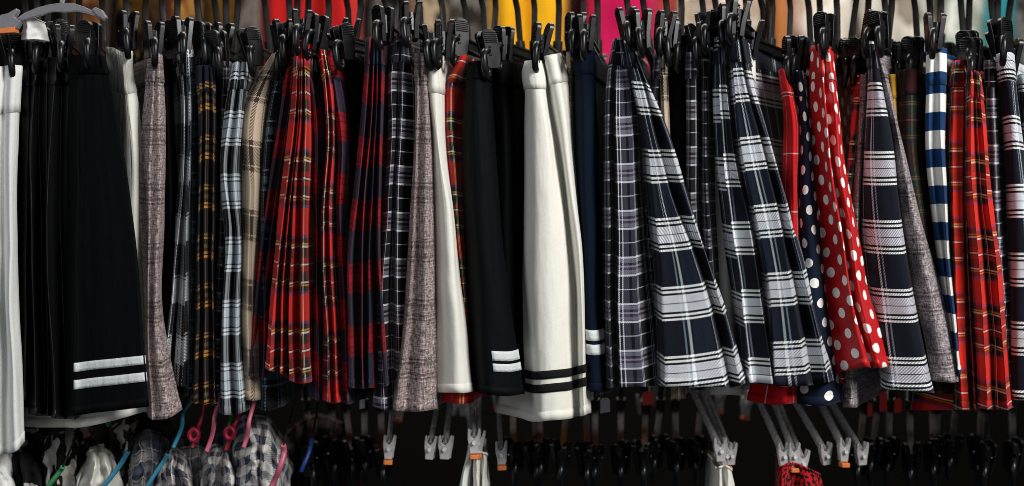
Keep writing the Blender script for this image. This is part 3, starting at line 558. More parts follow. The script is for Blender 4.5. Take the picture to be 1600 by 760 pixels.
sk('lilac-tinged navy and white plaid skirt', 'navy and white plaid skirt tinged lilac, between red polka dots and grey tweed', 'nw4', -0.010,
   [L(38, 1357, 68, 1357, 120, 1350, 220, 1346, 320, 1352, 420, 1376, 604), L(12, 1359, 66, 1361, 120, 1360, 220, 1362, 320, 1372, 420, 1392, 606), L(0, 1363, 66, 1370, 120, 1386, 220, 1398, 320, 1412, 430, 1446, 613), L(18, 1366, 68, 1375, 120, 1394, 220, 1406, 320, 1422, 430, 1458, 612)], name='plaid_skirt')
sk('grey tweed skirt', 'grey-mauve tweed skirt leaning right, left of the blue and white blocks', 'tweed2', 0.004,
   [L(26, 1366, 84, 1378, 140, 1394, 220, 1404, 320, 1422, 420, 1452, 592), L(8, 1369, 82, 1384, 140, 1400, 220, 1412, 320, 1432, 420, 1464, 595), L(0, 1373, 82, 1388, 140, 1405, 220, 1426, 320, 1450, 420, 1490, 597), L(20, 1377, 84, 1392, 140, 1410, 220, 1434, 320, 1462, 420, 1509, 592)], name='tweed_skirt')
slim('mustard edge', 'slim mustard yellow skirt edge high up, right of the grey tweed', 'mustard', 0.04, 1394, 118, 1410, 1430, 590, 12, wbm=1.0, name='mustard_skirt')
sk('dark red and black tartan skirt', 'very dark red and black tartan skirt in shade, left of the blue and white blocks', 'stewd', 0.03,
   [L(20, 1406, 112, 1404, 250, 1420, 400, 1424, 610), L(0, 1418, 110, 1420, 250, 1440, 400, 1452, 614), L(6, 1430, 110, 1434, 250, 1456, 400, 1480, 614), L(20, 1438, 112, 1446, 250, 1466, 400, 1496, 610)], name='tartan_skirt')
sk('blue and white block skirt', 'blue and white block-striped skirt', 'block', 0.004,
   [L(24, 1450, 80, 1447, 140, 1445, 220, 1453, 300, 1465, 400, 1488, 580), L(12, 1456, 78, 1453, 140, 1452, 220, 1459, 300, 1471, 400, 1492, 582), L(14, 1462, 77, 1461, 140, 1462, 220, 1467, 300, 1476, 400, 1496, 583), L(0, 1470, 76, 1471, 140, 1471, 220, 1475, 300, 1482, 400, 1500, 583), L(18, 1479, 78, 1478, 140, 1477, 220, 1481, 300, 1488, 400, 1504, 580)], wb=0.11, name='block_stripe_skirt')
sk('red tartan skirt left of its twin', 'red tartan skirt with stacked pleats, left of the rightmost red tartan', 'stew3', 0.008,
   [L(60, 1488, 100, 1478, 160, 1470, 300, 1450, 450, 1424, 640), L(22, 1490, 98, 1484, 160, 1482, 300, 1486, 420, 1490, 640), L(2, 1496, 96, 1490, 160, 1488, 300, 1494, 420, 1504, 641), L(4, 1505, 96, 1506, 160, 1503, 300, 1507, 420, 1514, 642), L(24, 1507, 97, 1508, 160, 1506, 300, 1510, 420, 1518, 641), L(4, 1508, 97, 1509, 160, 1508, 300, 1513, 420, 1524, 641), L(26, 1510, 98, 1511, 160, 1512, 300, 1518, 420, 1532, 638)], sharp=True, name='tartan_skirt')
sk('rightmost red tartan skirt', 'red tartan skirt with broad bright folds, rightmost of the red ones', 'stew3', -0.012,
   [L(24, 1512, 116, 1510, 180, 1506, 300, 1513, 420, 1526, 636), L(0, 1518, 112, 1517, 180, 1520, 300, 1530, 420, 1540, 640), L(14, 1523, 112, 1522, 180, 1528, 300, 1541, 420, 1556, 641), L(0, 1528, 114, 1534, 180, 1542, 300, 1556, 420, 1574, 641), L(20, 1531, 118, 1540, 180, 1550, 300, 1565, 420, 1585, 636)], name='tartan_skirt', sharp=True)
slim('black windowpane skirt at right', 'black skirt with fine white windowpane, right of the rightmost red tartan', 'lav2', 0.02, 1550, 96, 1558, 1578, 625, 18, name='plaid_skirt')
sk('navy and white plaid at right edge', 'dark navy and white plaid skirt near the right edge, right of a black windowpane', 'nw5', 0.006,
   [L(22, 1556, 88, 1568, 180, 1574, 300, 1578, 620), L(2, 1566, 84, 1577, 180, 1584, 300, 1590, 625), L(0, 1578, 84, 1588, 180, 1600, 300, 1614, 625), L(20, 1584, 88, 1594, 180, 1610, 300, 1630, 620)], name='plaid_skirt')
sk('white and black plaid at right edge', 'white and black plaid skirt cut off by the right edge of the photo', 'whiteblk', 0.016,
   [L(20, 1590, 120, 1596, 200, 1606, 320, 1626, 620), L(0, 1598, 118, 1606, 200, 1620, 320, 1644, 624), L(18, 1608, 120, 1618, 200, 1636, 320, 1664, 620)], name='plaid_skirt')

slim('white skirt with only its hem showing', 'white skirt hidden behind the narrow navy plaid, only its hem edge showing', 'cream', 0.07, 1126, 110, 1132, 1136, 617, 26, name='white_skirt')
HOOKS = [-8, 16, 50, 90, 128, 172, 206, 240, 284, 322, 358, 398, 444, 470, 503, 544, 581, 615, 648, 682, 726, 765, 798, 827, 875, 912, 945, 992, 1023, 1075, 1115, 1138, 1170, 1204, 1232, 1268, 1296, 1326, 1358, 1393, 1420, 1453, 1494, 1518, 1548, 1580, 1606, 1630]
RAIL_Y, RAIL_Z, HH, ARM = 0.155, 0.302, 0.118, 0.155

# ------------------------------------------------------------------ rails
def rail(name, y, z, label):
    mb = MB(); mb.tube([(-1.1, y, z), (1.1, y, z)], 0.0125, 20, up=(0, 0, 1))
    o = mb.build(name, M['steel']); tag(o, label, 'rail'); return o
rail('clothes_rail', RAIL_Y, RAIL_Z - 0.0145, 'steel clothes rail above the picture carrying all the upper hangers')

# ------------------------------------------------------------------ black clip hanger prototype
def arc(cy, cz, r, a0, a1, n, x=0.0):
    return [(x, cy + r * math.cos(math.radians(a0 + (a1 - a0) * i / n)), cz + r * math.sin(math.radians(a0 + (a1 - a0) * i / n))) for i in range(n + 1)]
def make_hanger(lean=0.13, skew=0.0, turn=0.0, tall=1.0):
    root = empty('clip_hanger')
    mb = MB()
    path = [(0, 0.019, -0.026)] + arc(0, -0.0145, 0.0175, -10, 190, 10) + [(0, -0.016, -0.026), (0, -0.006, -0.040), (0, 0, -0.052), (0, 0, -HH + 0.012), (0, 0, -HH)]
    mb.tube(path, 0.0040, 8, aspect=0.75); mb.tube([(0.0, 0.0, -HH + 0.022), (0, 0, -HH - 0.002)], 0.0062, 10, aspect=1.2)
    mb.build('hook', M['hookplastic'], root)
    mb = MB()
    for s in (0.0050, -0.0050): mb.box((0, 0, -HH + s), (0.0085, 2 * ARM - 0.012, 0.0026), bev=0.001)
    mb.box((0, 0, -HH), (0.0040, 2 * ARM - 0.012, 0.0102))
    mb.build('arm', M['plastic'], root, bevel=0.0004)
    for s in (-1, 1):
        mb = MB()
        e = s * ARM
        p = [(0, e - s * 0.010, -HH), (0, e + s * 0.004, -HH - 0.0005), (0, e + s * 0.010, -HH - 0.004), (0, e + s * 0.0125, -HH - 0.011), (0, e + s * 0.012, -HH - 0.024), (0, e + s * 0.009, -HH - 0.031), (0, e + s * 0.003, -HH - 0.034), (0, e - s * 0.003, -HH - 0.031), (0, e - s * 0.005, -HH - 0.025), (0, e - s * 0.003, -HH - 0.021)]
        mb.tube(p, [0.0038, 0.0042, 0.0042, 0.0040, 0.0038, 0.0038, 0.0036, 0.0034, 0.0034, 0.003], 10)
        mb.build('end_hook', M['plastic'], root)
        # clip: two levers pinched by a spring
        yc = s * (ARM - 0.016)
        poly = [(-0.0080, -0.022), (0.0080, -0.022), (0.0095, -0.004), (0.0095, 0.022)] + [(0.0095 * math.cos(t), 0.024 + 0.0095 * math.sin(t)) for t in [math.pi * k / 8 for k in range(9)]] + [(-0.0095, 0.022), (-0.0095, -0.004)]
        clip = None
        for side in (1, -1):
            mb = MB()
            def tf(q, side=side):
                # each lever leans out above the pivot and in below it
                z = q.z
                c = 0.0062 + (lean * (z - 0.004) if z > 0.004 else 0.06 * (z - 0.004))
                if z > 0.004: z = 0.004 + (z - 0.004) * tall
                x, yy = side * c + q.x, q.y
                x, yy = x * math.cos(turn) - yy * math.sin(turn), x * math.sin(turn) + yy * math.cos(turn)
                return Vector((x + skew * max(0, z), yc + yy, -HH + z))
            mb.prism(poly, 0.0058, 'yz', 0.0, tf)
            if side == 1: mb.box((0, yc, -HH + 0.001), (0.0125, 0.015, 0.024), bev=0.003)
            for k in range(6):
                z0 = 0.012 + k * 0.0030
                mb.prism([(-0.0085, z0), (0.0085, z0), (0.0085, z0 + 0.0014), (-0.0085, z0 + 0.0014)], 0.0016, 'yz', side * 0.0030, tf)
            o = mb.build('clip' if side == 1 else 'lever', M['plastic'], clip or root, bevel=0.0009)
            if side == 1: clip = o
        mb = MB()
        mb.tube(arc(yc, -HH + 0.004, 0.0045, 0, 330, 12, x=0.0), 0.0008, 6)
        mb.tube([(-0.0095, yc, -HH + 0.004), (0.0095, yc, -HH + 0.004)], 0.0014, 8, up=(0, 0, 1))
        mb.build('spring', M['steel'], clip)
    return root
PROTOS = [make_hanger(0.08, 0.0, 0.3, 0.75), make_hanger(0.07, 0.15, 0.5, 0.85), make_hanger(0.10, -0.1, -0.4, 0.72), make_hanger(0.05, 0.0, 0.95, 0.75), make_hanger(0.08, -0.18, -0.8, 0.8)]
used = [False] * len(PROTOS); hrand = random.Random(5)
def place_hanger(hook, front, label, group, ry=None):
    """hook: Vector on the rail; front: where the near end of the arm should be"""
    px = abs(hook.x)
    k = hrand.choice([0, 1, 2, 3, 4] if px < 0.3 else [0, 1, 3, 3, 4])
    h = PROTOS[k] if not used[k] else copy_tree(PROTOS[k])
    used[k] = True
    d = Vector((front.x - hook.x, front.y - hook.y))
    h.location = hook
    h.rotation_mode = 'ZXY'
    yaw = math.atan2(d.x, -d.y)
    tilt = math.atan2(hook.z - HH - front.z, d.length)
    h.rotation_euler = (max(-0.32, min(0.32, tilt)), 0 if ry is None else ry, yaw)
    k = d.length / ARM
    h.scale = (1.08, max(0.8, min(1.25, k)), 1)
    tag(h, label, 'hanger', group)
    return h

# ------------------------------------------------------------------ build the upper row
random.seed(7)
order = sorted(range(len(SK)), key=lambda i: sum(l[1][0][0] for l in SK[i]['lines']) / len(SK[i]['lines']))
n = len(order)
hx = np.interp(np.linspace(0, 1, n), np.linspace(0, 1, len(HOOKS)), HOOKS)
for rank, i in enumerate(order):
    s = SK[i]
    tops = [l[1][0] for l in s['lines']]
    tx = sum(p[0] for p in tops) / len(tops); ty = sum(p[1] for p in tops) / len(tops)
    front = at(tx, ty - 24, s['y0'] + 0.002)
    hook = at(hx[rank], 0, RAIL_Y); hook.z = RAIL_Z
    hook_r = hook.copy()
    hook.x = hook.x + max(-0.05, min(0.05, front.x * 1.05 - hook.x)) * 0.25
    slope = (hook.x - front.x) / (hook.y - front.y)
    slope = max(-0.6, min(0.6, slope))
    c = Cloth(s['lines'], s['y0'], arm_dx=slope, seed=i * 1.37 + 0.5, **s['kw'])
    root = empty(s['name'], front)
    tag(root, s['label'], 'skirt', 'skirts hanging on the upper rail')
    inv = root.location.copy()
    m = M[s['mat']]
    parts = [c.mesh('skirt_body', 0.0, 1.0, 46, 0.0, m, None, thick=0.0008)]
    parts.append(c.mesh('waistband', -0.004, s['wb'], 6, 0.0010, m, None, ushift=0.013 + 0.001 * rank, vshift=0.004, thick=0.0009))
    parts.append(c.mesh('hem', 0.976, 1.002, 3, 0.0005, m, None, thick=0.0007))
    for st in s['stripes']:
        nfront = 6 * (len(s['lines']) - 1) + 1
        rg = dict(wrap=False, u_range=(st[3], nfront + 5)) if len(st) > 3 else {}
        parts.append(c.mesh('hem_stripe', st[0], st[1], 4, 0.0013, M[st[2]], None, thick=0.0008, **rg))
    for p in parts:
        p.parent = root; p.matrix_parent_inverse.identity(); p.location = -inv
    if s['hook']:
        hook.x += 0.40 * (front.x - hook.x) * min(1.0, (abs(front.x) / 0.6) ** 2)
        place_hanger(hook, front, 'black plastic clip hanger holding the ' + s['short'], 'black clip hangers on the upper rail', ry=random.uniform(-0.13, 0.13))
# ------------------------------------------------------------------ back wall, and the shop behind: shirts on a far rail
mb = MB(); mb.box((0, 3.4, 0.3), (7.0, 0.1, 3.4)); o = mb.build('back_wall', solid('shade_dark_wall', (0.006, 0.0055, 0.005), rough=0.9, spec=0.05, bump=0.3), smooth=False); o['kind'] = 'structure'  # wall coloured near-black, the darkness behind the racks put into its colour
rail('far_rail', 1.62, 0.98, 'far steel rail above the picture carrying the blurred shirts')
def far_shirt(name, x0, x1, y0, color, label, color2=None, top=-330, bot=118):
    w_ = x1 - x0; r = random.Random(int(x0) + 11)
    mt = plain(name + '_cloth', color, bump=0.5) if not color2 else blotch(name + '_print', color, color2, 9 + r.random() * 8, 0.53)
    ls = []
    k = max(4, int(w_ / 22))
    for i in range(k + 1):
        f = i / k; jx = r.uniform(-.2, .2) * w_ / k
        sh = abs(f - .5) * 90
        ls.append((r.uniform(0, 46) + (60 if i in (0, k) else 0), [(x0 + w_ * (0.08 + 0.84 * f), top + sh), (x0 + w_ * f + jx, (top + bot) / 2), (x0 + w_ * f + 1.4 * jx, bot + r.uniform(-4, 4))]))
    root = empty(name, at((x0 + x1) / 2, top, y0))
    c = Cloth(ls, y0, tail=0.16, seed=x0, soft=3, flat_top=0.8)
    loc = root.location.copy()
    for o in (c.mesh('shirt_body', 0, 1, 24, 0, mt, None, thick=0.002), c.mesh('collar', -0.004, 0.05, 4, 0.003, mt, None, thick=0.003)):
        o.parent = root; o.location = -loc
    mb = MB(); cx, cz = at((x0 + x1) / 2, top, y0).x, at(0, top, y0).z
    mb.tube([(cx - loc.x, 1.62 - loc.y, 0.995 - loc.z), (cx - loc.x, 1.60 - loc.y, 0.96 - loc.z), (cx - loc.x, y0 + .05 - loc.y, cz - loc.z - 0.02)], 0.003, 6)
    mb.build('hanger_hook', M['steel'], root)
    tag(root, label, 'shirt', 'blurred shirts on the far rail')
for a in (
    ('brown_shirt', 96, 170, 1.55, '3a2412', 'blurred dark brown shirt far behind, upper left', '7a4a1c'),
    ('ochre_shirt', 166, 246, 1.75, '7a5418', 'blurred ochre shirt far behind, right of the dark brown one', '2a1a10'),
    ('rust_shirt', 240, 312, 1.55, '5a2c18', 'blurred rust brown shirt far behind, right of the ochre one', 'b08030'),
    ('gold_shirt', 306, 378, 1.8, '8a6420', 'blurred dull gold shirt far behind, left of the red one', '4a2414'),
    ('grey_shirt', 372, 412, 1.6, 'a8a29a', 'blurred narrow pale grey shirt far behind, touching the red one', '5a4a40'),
    ('red_shirt', 408, 562, 1.5, 'c41a18', 'blurred bright red shirt far behind the hangers'),
    ('taupe_shirt', 556, 640, 1.7, '7e766e', 'blurred taupe shirt far behind, right of the red one', '1c1816'),
    ('tan_shirt', 632, 700, 1.55, 'a08c70', 'blurred tan shirt far behind, right of the taupe one', '241e1a'),
    ('pale_grey_shirt', 694, 768, 1.7, 'b8b4ae', 'blurred pale grey shirt far behind, left of the yellow one', '5c544c'),
    ('yellow_shirt', 766, 892, 1.5, 'f0b010', 'blurred bright yellow shirt far behind the hangers'),
    ('maroon_shirt', 880, 925, 1.7, '5a1420', 'blurred maroon shirt squeezed between the yellow and magenta ones'),
    ('magenta_shirt', 912, 1030, 1.5, 'c40c50', 'blurred magenta shirt far behind the hangers'),
    ('coral_shirt', 1024, 1054, 1.65, 'd84838', 'blurred narrow coral shirt far behind, right of the magenta one'),
    ('sand_shirt', 1050, 1112, 1.6, 'd0bca0', 'blurred sand coloured shirt far behind, right of the coral one', 'f0e6d8'),
    ('ivory_shirt', 1106, 1190, 1.5, 'e4d4c6', 'blurred ivory shirt far behind, right of the sand coloured one', 'c0a890'),
    ('dark_shirt', 1176, 1210, 1.7, '2c2420', 'blurred dark shirt far behind, between the ivory and orange ones'),
    ('orange_shirt', 1204, 1240, 1.55, 'c07a44', 'blurred orange-brown shirt far behind, right of centre'),
    ('beige_shirt', 1236, 1330, 1.6, 'd8ccbc', 'blurred beige shirt far behind, right of the orange-brown one', 'f2eee6'),
    ('camel_shirt', 1324, 1350, 1.75, 'a87848', 'blurred narrow camel shirt far behind, between two beige ones'),
    ('cream_shirt', 1344, 1462, 1.6, 'd8d0c4', 'blurred cream shirt far behind, right of the camel one', '8a8074'),
    ('mint_shirt', 1456, 1562, 1.7, 'b4bcac', 'blurred mint grey shirt far behind, left of the teal one', 'e8e4da'),
    ('teal_shirt', 1556, 1590, 1.55, '2a98a4', 'blurred teal shirt far behind, upper right'),
    ('white_shirt', 1584, 1680, 1.65, 'd8d4cc', 'blurred white shirt far behind at the right edge', '7a7068')):
    far_shirt(*a)

# ------------------------------------------------------------------ lower rail and what hangs on it
LY = 0.26; LZ = at(0, 530, LY).z
lr = rail('clothes_rail', LY, LZ - 0.0145, 'dark lower clothes rail hidden behind the skirt hems'); lr.data.materials[0] = M['plastic']
random.seed(21)
ORD = ['leftmost', 'second', 'third', 'fourth', 'fifth', 'sixth', 'seventh', 'eighth', 'ninth', 'tenth', 'eleventh']
def low_hanger(px, py, where, i):
    label = ORD[i] + ' from left' * (i > 0) + ' of the black clip hangers in the lower row below the ' + where
    fr = at(px, py, LY - ARM + random.uniform(-.012, .02)); hk = at(px + random.uniform(-6, 6), 0, LY); hk.z = LZ
    place_hanger(hk, fr, label, 'black clip hangers in the lower row below the ' + where, ry=random.uniform(-.07, .07))
for i in range(11): low_hanger(800 + i * 29 + random.uniform(-5, 5), 742 + random.uniform(-8, 10), 'centre skirts', i)
for i in range(10): low_hanger(1352 + i * 27 + random.uniform(-5, 5), 744 + random.uniform(-8, 10), 'right-hand tartans', i)
for i in range(5): low_hanger(478 + i * 27 + random.uniform(-5, 5), 752 + random.uniform(-6, 8), 'red checks', i)

# clear grey hangers with orange pads
def fork(mb, s=1.0):
    """clip seen from the end: two prongs, waist and jaw (x, z)"""
    pl = [(-9, -14), (9, -14), (10, -6), (13, 4), (15, 16), (11, 18), (7, 9), (0, 4), (-6, 8), (-8, 18), (-12, 17), (-13, 4), (-10, -6)]
    mb.prism([(a * .00064 * s, b * .0010 * s) for a, b in pl], 0.005, 'xz')
    # rear jaw, set back and turned a little, and the hinge boss between
    mb.prism([(a * .00058 * s + .002, b * .00095 * s - .001) for a, b in pl], 0.004, 'xz', 0.009)
    mb.box((0, 0.0045, -0.001), (0.006, 0.009, 0.012), bev=0.002)
def make_clear():
    root = empty('clear_clip_hanger')
    H = 0.053
    mb = MB(); path = [(0, 0.019, -0.026)] + arc(0, -0.0145, 0.0175, -10, 190, 10) + [(0, -0.016, -0.026), (0, -0.004, -0.040), (0, 0, -0.034), (0, 0, -0.040)]
    mb.tube(path, 0.0032, 8); mb.build('hook', M['clear'], root)
    for s in (-1, 1):
        mb = MB()
        p = [(0, s * -0.003, -0.024), (0, s * 0.045, -0.048), (0, s * 0.09, -0.076), (0, s * 0.13, -0.102), (0, s * 0.155, -H - 0.068)]
        mb.tube(p, [0.0030, 0.0034, 0.0038, 0.0040, 0.0040], 8, aspect=1.9)
        mb.build('arm', M['clear'], root)
        mb = MB(); fork(mb); mb.v = [(x, y + s * 0.160, z - H - 0.072) for x, y, z in mb.v]
        cl = mb.build('clip', M['clear'], root, bevel=0.001)
        mb = MB(); mb.tube([(0, s * 0.1535, -H - 0.072), (0, s * 0.167, -H - 0.072)], 0.0026, 10); mb.build('rivet', M['rivet'], cl)
        mb = MB(); mb.box((0, s * 0.162, -H - 0.0895), (0.013, 0.012, 0.0055), bev=0.0015); mb.build('pad', M['orangepad'], cl, bevel=0.0008)
    return root
cproto = make_clear(); cused = [False]
def clear_hanger(px, py, dpx, label, y=0.09):
    h = cproto if not cused[0] else copy_tree(cproto)
    cused[0] = True
    fr = at(px, py, y); hk = at(px + dpx, 0, LY); hk.z = LZ
    d = Vector((fr.x - hk.x, fr.y - hk.y))
    h.location = hk; h.rotation_mode = 'ZXY'
    tilt = math.atan2(hk.z - 0.125 - fr.z, d.length)
    h.rotation_euler = (max(-.35, min(.35, tilt)), random.uniform(-.07, .07), math.atan2(d.x, -d.y)); h.scale = (random.uniform(.9, 1.1), d.length / 0.16, random.uniform(.95, 1.05))
    if 'pad' not in label:      # pads are lost on these
        for c in list(h.children):
            for g in list(c.children):
                if g.name.startswith('pad'): bpy.data.objects.remove(g)
    tag(h, label, 'hanger', 'clear grey hangers with orange pads on the lower rail')
for a in ((613, 697, 8, 'clear grey clip hanger with orange pad, alone below the mid-rail tweed skirt'),
          (681, 701, 18, 'clear grey clip hanger, left of a close pair below the plain white skirt'),
          (698, 700, 16, 'clear grey clip hanger, right of a close pair below the plain white skirt'),
          (736, 683, -2, 'clear grey clip hanger with orange pad, highest of three beside white straps'),
          (755, 697, -4, 'clear grey clip hanger with orange pad holding the white loop strap'),
          (774, 713, -2, 'clear grey clip hanger with orange pad, lowest of three beside white straps'),
          (1118, 705, -66, 'clear grey clip hanger, leftmost above the white ruffle'),
          (1128, 720, -58, 'clear grey clip hanger with orange pad gripping the white ruffle'),
          (1144, 720, -66, 'clear grey clip hanger, rightmost above the white ruffle'),
          (1219, 714, -70, 'clear grey clip hanger, leftmost of the row above the red sequin cloth'),
          (1243, 711, -64, 'clear grey clip hanger with orange pad, second above the red sequin cloth'),
          (1266, 722, -84, 'clear grey clip hanger, third above the red sequin cloth'),
          (1284, 728, -90, 'clear grey clip hanger, rightmost touching the red sequin cloth'),
          (1324, 700, -84, 'clear grey clip hanger with bright orange pad below the polka dot skirts'),
          (1345, 720, -96, 'clear grey clip hanger end, rightmost of the slanting clear ones')):
    clear_hanger(*a)

def drape(name, label, cat, mat, y0, lines, group=None, part='cloth', **kw):
    t = lines[len(lines) // 2][1][0]
    root = empty(name, at(t[0], t[1], y0)); loc = root.location.copy()
    c = Cloth(lines, y0, tail=kw.pop('tail', 0.12), seed=t[0], **kw)
    for o in (c.mesh(part, 0, 1, 44 if kw.get('crumple') else 26, 0, M[mat], None, thick=0.0014), c.mesh('edge_band', -0.003, 0.03, 3, 0.0014, M[mat], None, thick=0.0016)):
        o.parent = root; o.location = -loc
    return tag(root, label, cat, group)
drape('white_strap', 'slanting silvery white strap hanging from the highest clear hanger of three', 'strap', 'white', 0.085, [L(8, 733, 696, 722, 740, 712, 800), L(0, 737, 695, 727, 740, 718, 800), L(8, 741, 696, 733, 740, 725, 800)])
drape('white_loop_strap', 'thick white cloth loop hanging from a clear hanger with orange pad', 'strap', 'cream', 0.08, [L(12, 740, 710, 739, 740, 742, 800), L(0, 746, 706, 745, 735, 749, 800), L(12, 750, 706, 752, 735, 753, 800), L(2, 756, 707, 756, 735, 758, 800), L(14, 761, 710, 760, 735, 764, 800)], soft=2)
drape('white_ruffle', 'white ruffled cloth pinched in a clear hanger near the bottom, right of centre', 'garment', 'cream', 0.085, [L(14, 1119, 733, 1117, 760, 1116, 830), L(0, 1124, 729, 1124, 760, 1124, 830), L(12, 1129, 728, 1130, 760, 1131, 830), L(0, 1135, 728, 1138, 760, 1140, 830), L(12, 1141, 733, 1147, 760, 1150, 830)], soft=3)
drape('sequin_skirt', 'red and black sequin cloth hanging from slanting clear hangers at the bottom', 'garment', 'sequin', 0.085, [L(16, 1216, 732, 1210, 770, 1206, 840), L(0, 1226, 726, 1224, 770, 1222, 840), L(14, 1240, 724, 1240, 770, 1240, 840), L(0, 1258, 730, 1262, 770, 1264, 840), L(16, 1282, 740, 1290, 770, 1296, 840)], soft=2)

# small tags dangling under the hems
def hang_tag(name, x0, y0, x1, y1, dep, mat, label):
    a, b = at(x0, y0, dep), at(x1, y1, dep)
    mb = MB(); cx = (a.x + b.x) / 2; cz = (a.z + b.z) / 2
    w_, h_ = b.x - a.x, a.z - b.z
    mb.prism([(-w_ / 2, -h_ / 2), (w_ / 2, -h_ / 2 + .002), (w_ / 2, h_ / 2 - .003), (w_ / 2 - .003, h_ / 2), (-w_ / 2 + .003, h_ / 2), (-w_ / 2, h_ / 2 - .003)], 0.0012, 'xz')
    root = empty(name, (cx, dep, cz)); o = mb.build('card', mat, root)
    mb = MB(); mb.tube([(0, 0, h_ / 2 - .002), (0.001, 0.02, h_ / 2 + 0.03), (0, 0.03, LZ - cz)], 0.0006, 5); mb.build('string', M['plastic'], root)
    tag(root, label, 'tag')
red_card = solid('red_card', 'd8281c', rough=0.6); pale_card = solid('pale_card', 'c8c8cc', rough=0.6)
hang_tag('red_tag', 1355, 629, 1363, 652, 0.15, red_card, 'small red tag, leftmost of three below the lilac-tinged plaid')
hang_tag('red_tag', 1374, 612, 1386, 644, 0.14, red_card, 'small red tag, middle and largest of three below the lilac-tinged plaid')
hang_tag('red_tag', 1397, 622, 1409, 646, 0.15, red_card, 'small red tag, rightmost of three below the lilac-tinged plaid')
hang_tag('red_tag', 1004, 612, 1021, 634, 0.12, red_card, 'small red tag below the widest navy and white plaid')
hang_tag('pale_tag', 938, 622, 953, 646, 0.12, pale_card, 'small pale tag below the black and lavender plaid')
hang_tag('pale_tag', 562, 622, 570, 640, 0.14, pale_card, 'small pale tag below the four-pleat red and navy check')

# shirts and dresses at lower left
def shirt(xl, xc, xr, top, mat, y0, label, sl=42, soft=4.5, name='hanging_shirt', **kw):
    xl -= 8; xr += 8; top -= 8
    b = 850; g = random.Random(int(xc * 7 + top)); ls = []
    k = max(5, int((xr - xl) / 10)); lean = g.uniform(-.35, .35)
    for i in range(k + 1):
        t = 2 * i / k - 1
        x = xl + (xr - xl) * (0.5 + 0.5 * math.copysign(abs(t) ** 0.9, t)) + g.uniform(-2.0, 2.0)
        yt = top - 12 + sl * abs(t + lean) ** 2.2 + g.uniform(-1, 2)
        dp = 46 * abs(t) ** 3 + (g.uniform(0, 7) if i % 2 else g.uniform(9, 24))
        x2 = x + g.uniform(-7, 7); x3 = x2 + g.uniform(-5, 5)
        ls.append((dp, [(x, yt), (x + g.uniform(-5, 5), yt + 22), (x2, yt + 55), (x3, b)]))
    return drape(name, label, 'shirt', mat, y0, ls, 'shirts on the lower rail at left', part='shirt_body', soft=soft, flat_top=1.0, dome=0.06, crumple=0.0075, tail=0.2, **kw)
shirt(-30, -6, 16, 712, 'white', 0.03, 'pale crumpled shirt at the very bottom left corner', sl=30)
shirt(14, 38, 62, 718, 'blotch2', 0.06, 'black and cream garment end below the leftmost white skirt', sl=26)
shirt(-10, 60, 130, 664, 'black', 0.17, 'plain black shirt behind the printed ones at bottom left', sl=50)
shirt(68, 94, 116, 680, 'blotch', 0.08, 'black shirt with cream print, left of the white shoulder at bottom left', sl=46)
shirt(110, 130, 152, 702, 'blotch2', 0.10, 'black shirt with large pale dots between two printed shirts at bottom left', sl=40)
shirt(124, 156, 178, 716, 'cream', 0.05, 'white shirt shoulder beside the thick blue hanger arm', sl=46)
shirt(160, 188, 216, 672, 'blotch', 0.12, 'black and cream printed shirt above the thick blue hanger arm', sl=60)
shirt(150, 215, 262, 650, 'black', 0.19, 'plain black shirt behind, below the leftmost tweed skirt', sl=50)
shirt(198, 230, 262, 690, 'shirt1', 0.09, 'grey-blue plaid shirt, leftmost of the plaid shirts at bottom', sl=52)
shirt(244, 272, 300, 720, 'shirt2', 0.05, 'pale plaid shirt, lowest of the plaid shirts, below the orange plaid skirt', sl=40)
shirt(268, 292, 314, 686, 'shirt1', 0.11, 'grey-blue plaid shirt under the left red hanger', sl=50)
shirt(312, 342, 366, 712, 'shirt2', 0.07, 'pale plaid shirt between the red hangers and the rightmost plaid shirt', sl=44)
shirt(366, 412, 448, 664, 'shirt2', 0.06, 'pale plaid shirt with big round shoulder, rightmost of the plaid shirts', sl=66, soft=3)
shirt(30, 62, 92, 690, 'blotch2', 0.12, 'black shirt with a large cream patch behind the garment end at bottom left', sl=40)
shirt(100, 122, 150, 676, 'blotch', 0.15, 'black and cream printed shirt just below the three satin black skirts', sl=50)
shirt(214, 246, 280, 672, 'blotch2', 0.16, 'black shirt with pale patches behind the leftmost plaid shirt', sl=44)
shirt(336, 356, 384, 682, 'shirt1', 0.13, 'grey-blue plaid shirt under the right crimson looped hanger', sl=44)
shirt(440, 490, 560, 668, 'stewd', 0.2, 'very dark red shirt in shade right of the plaid shirts', sl=60)

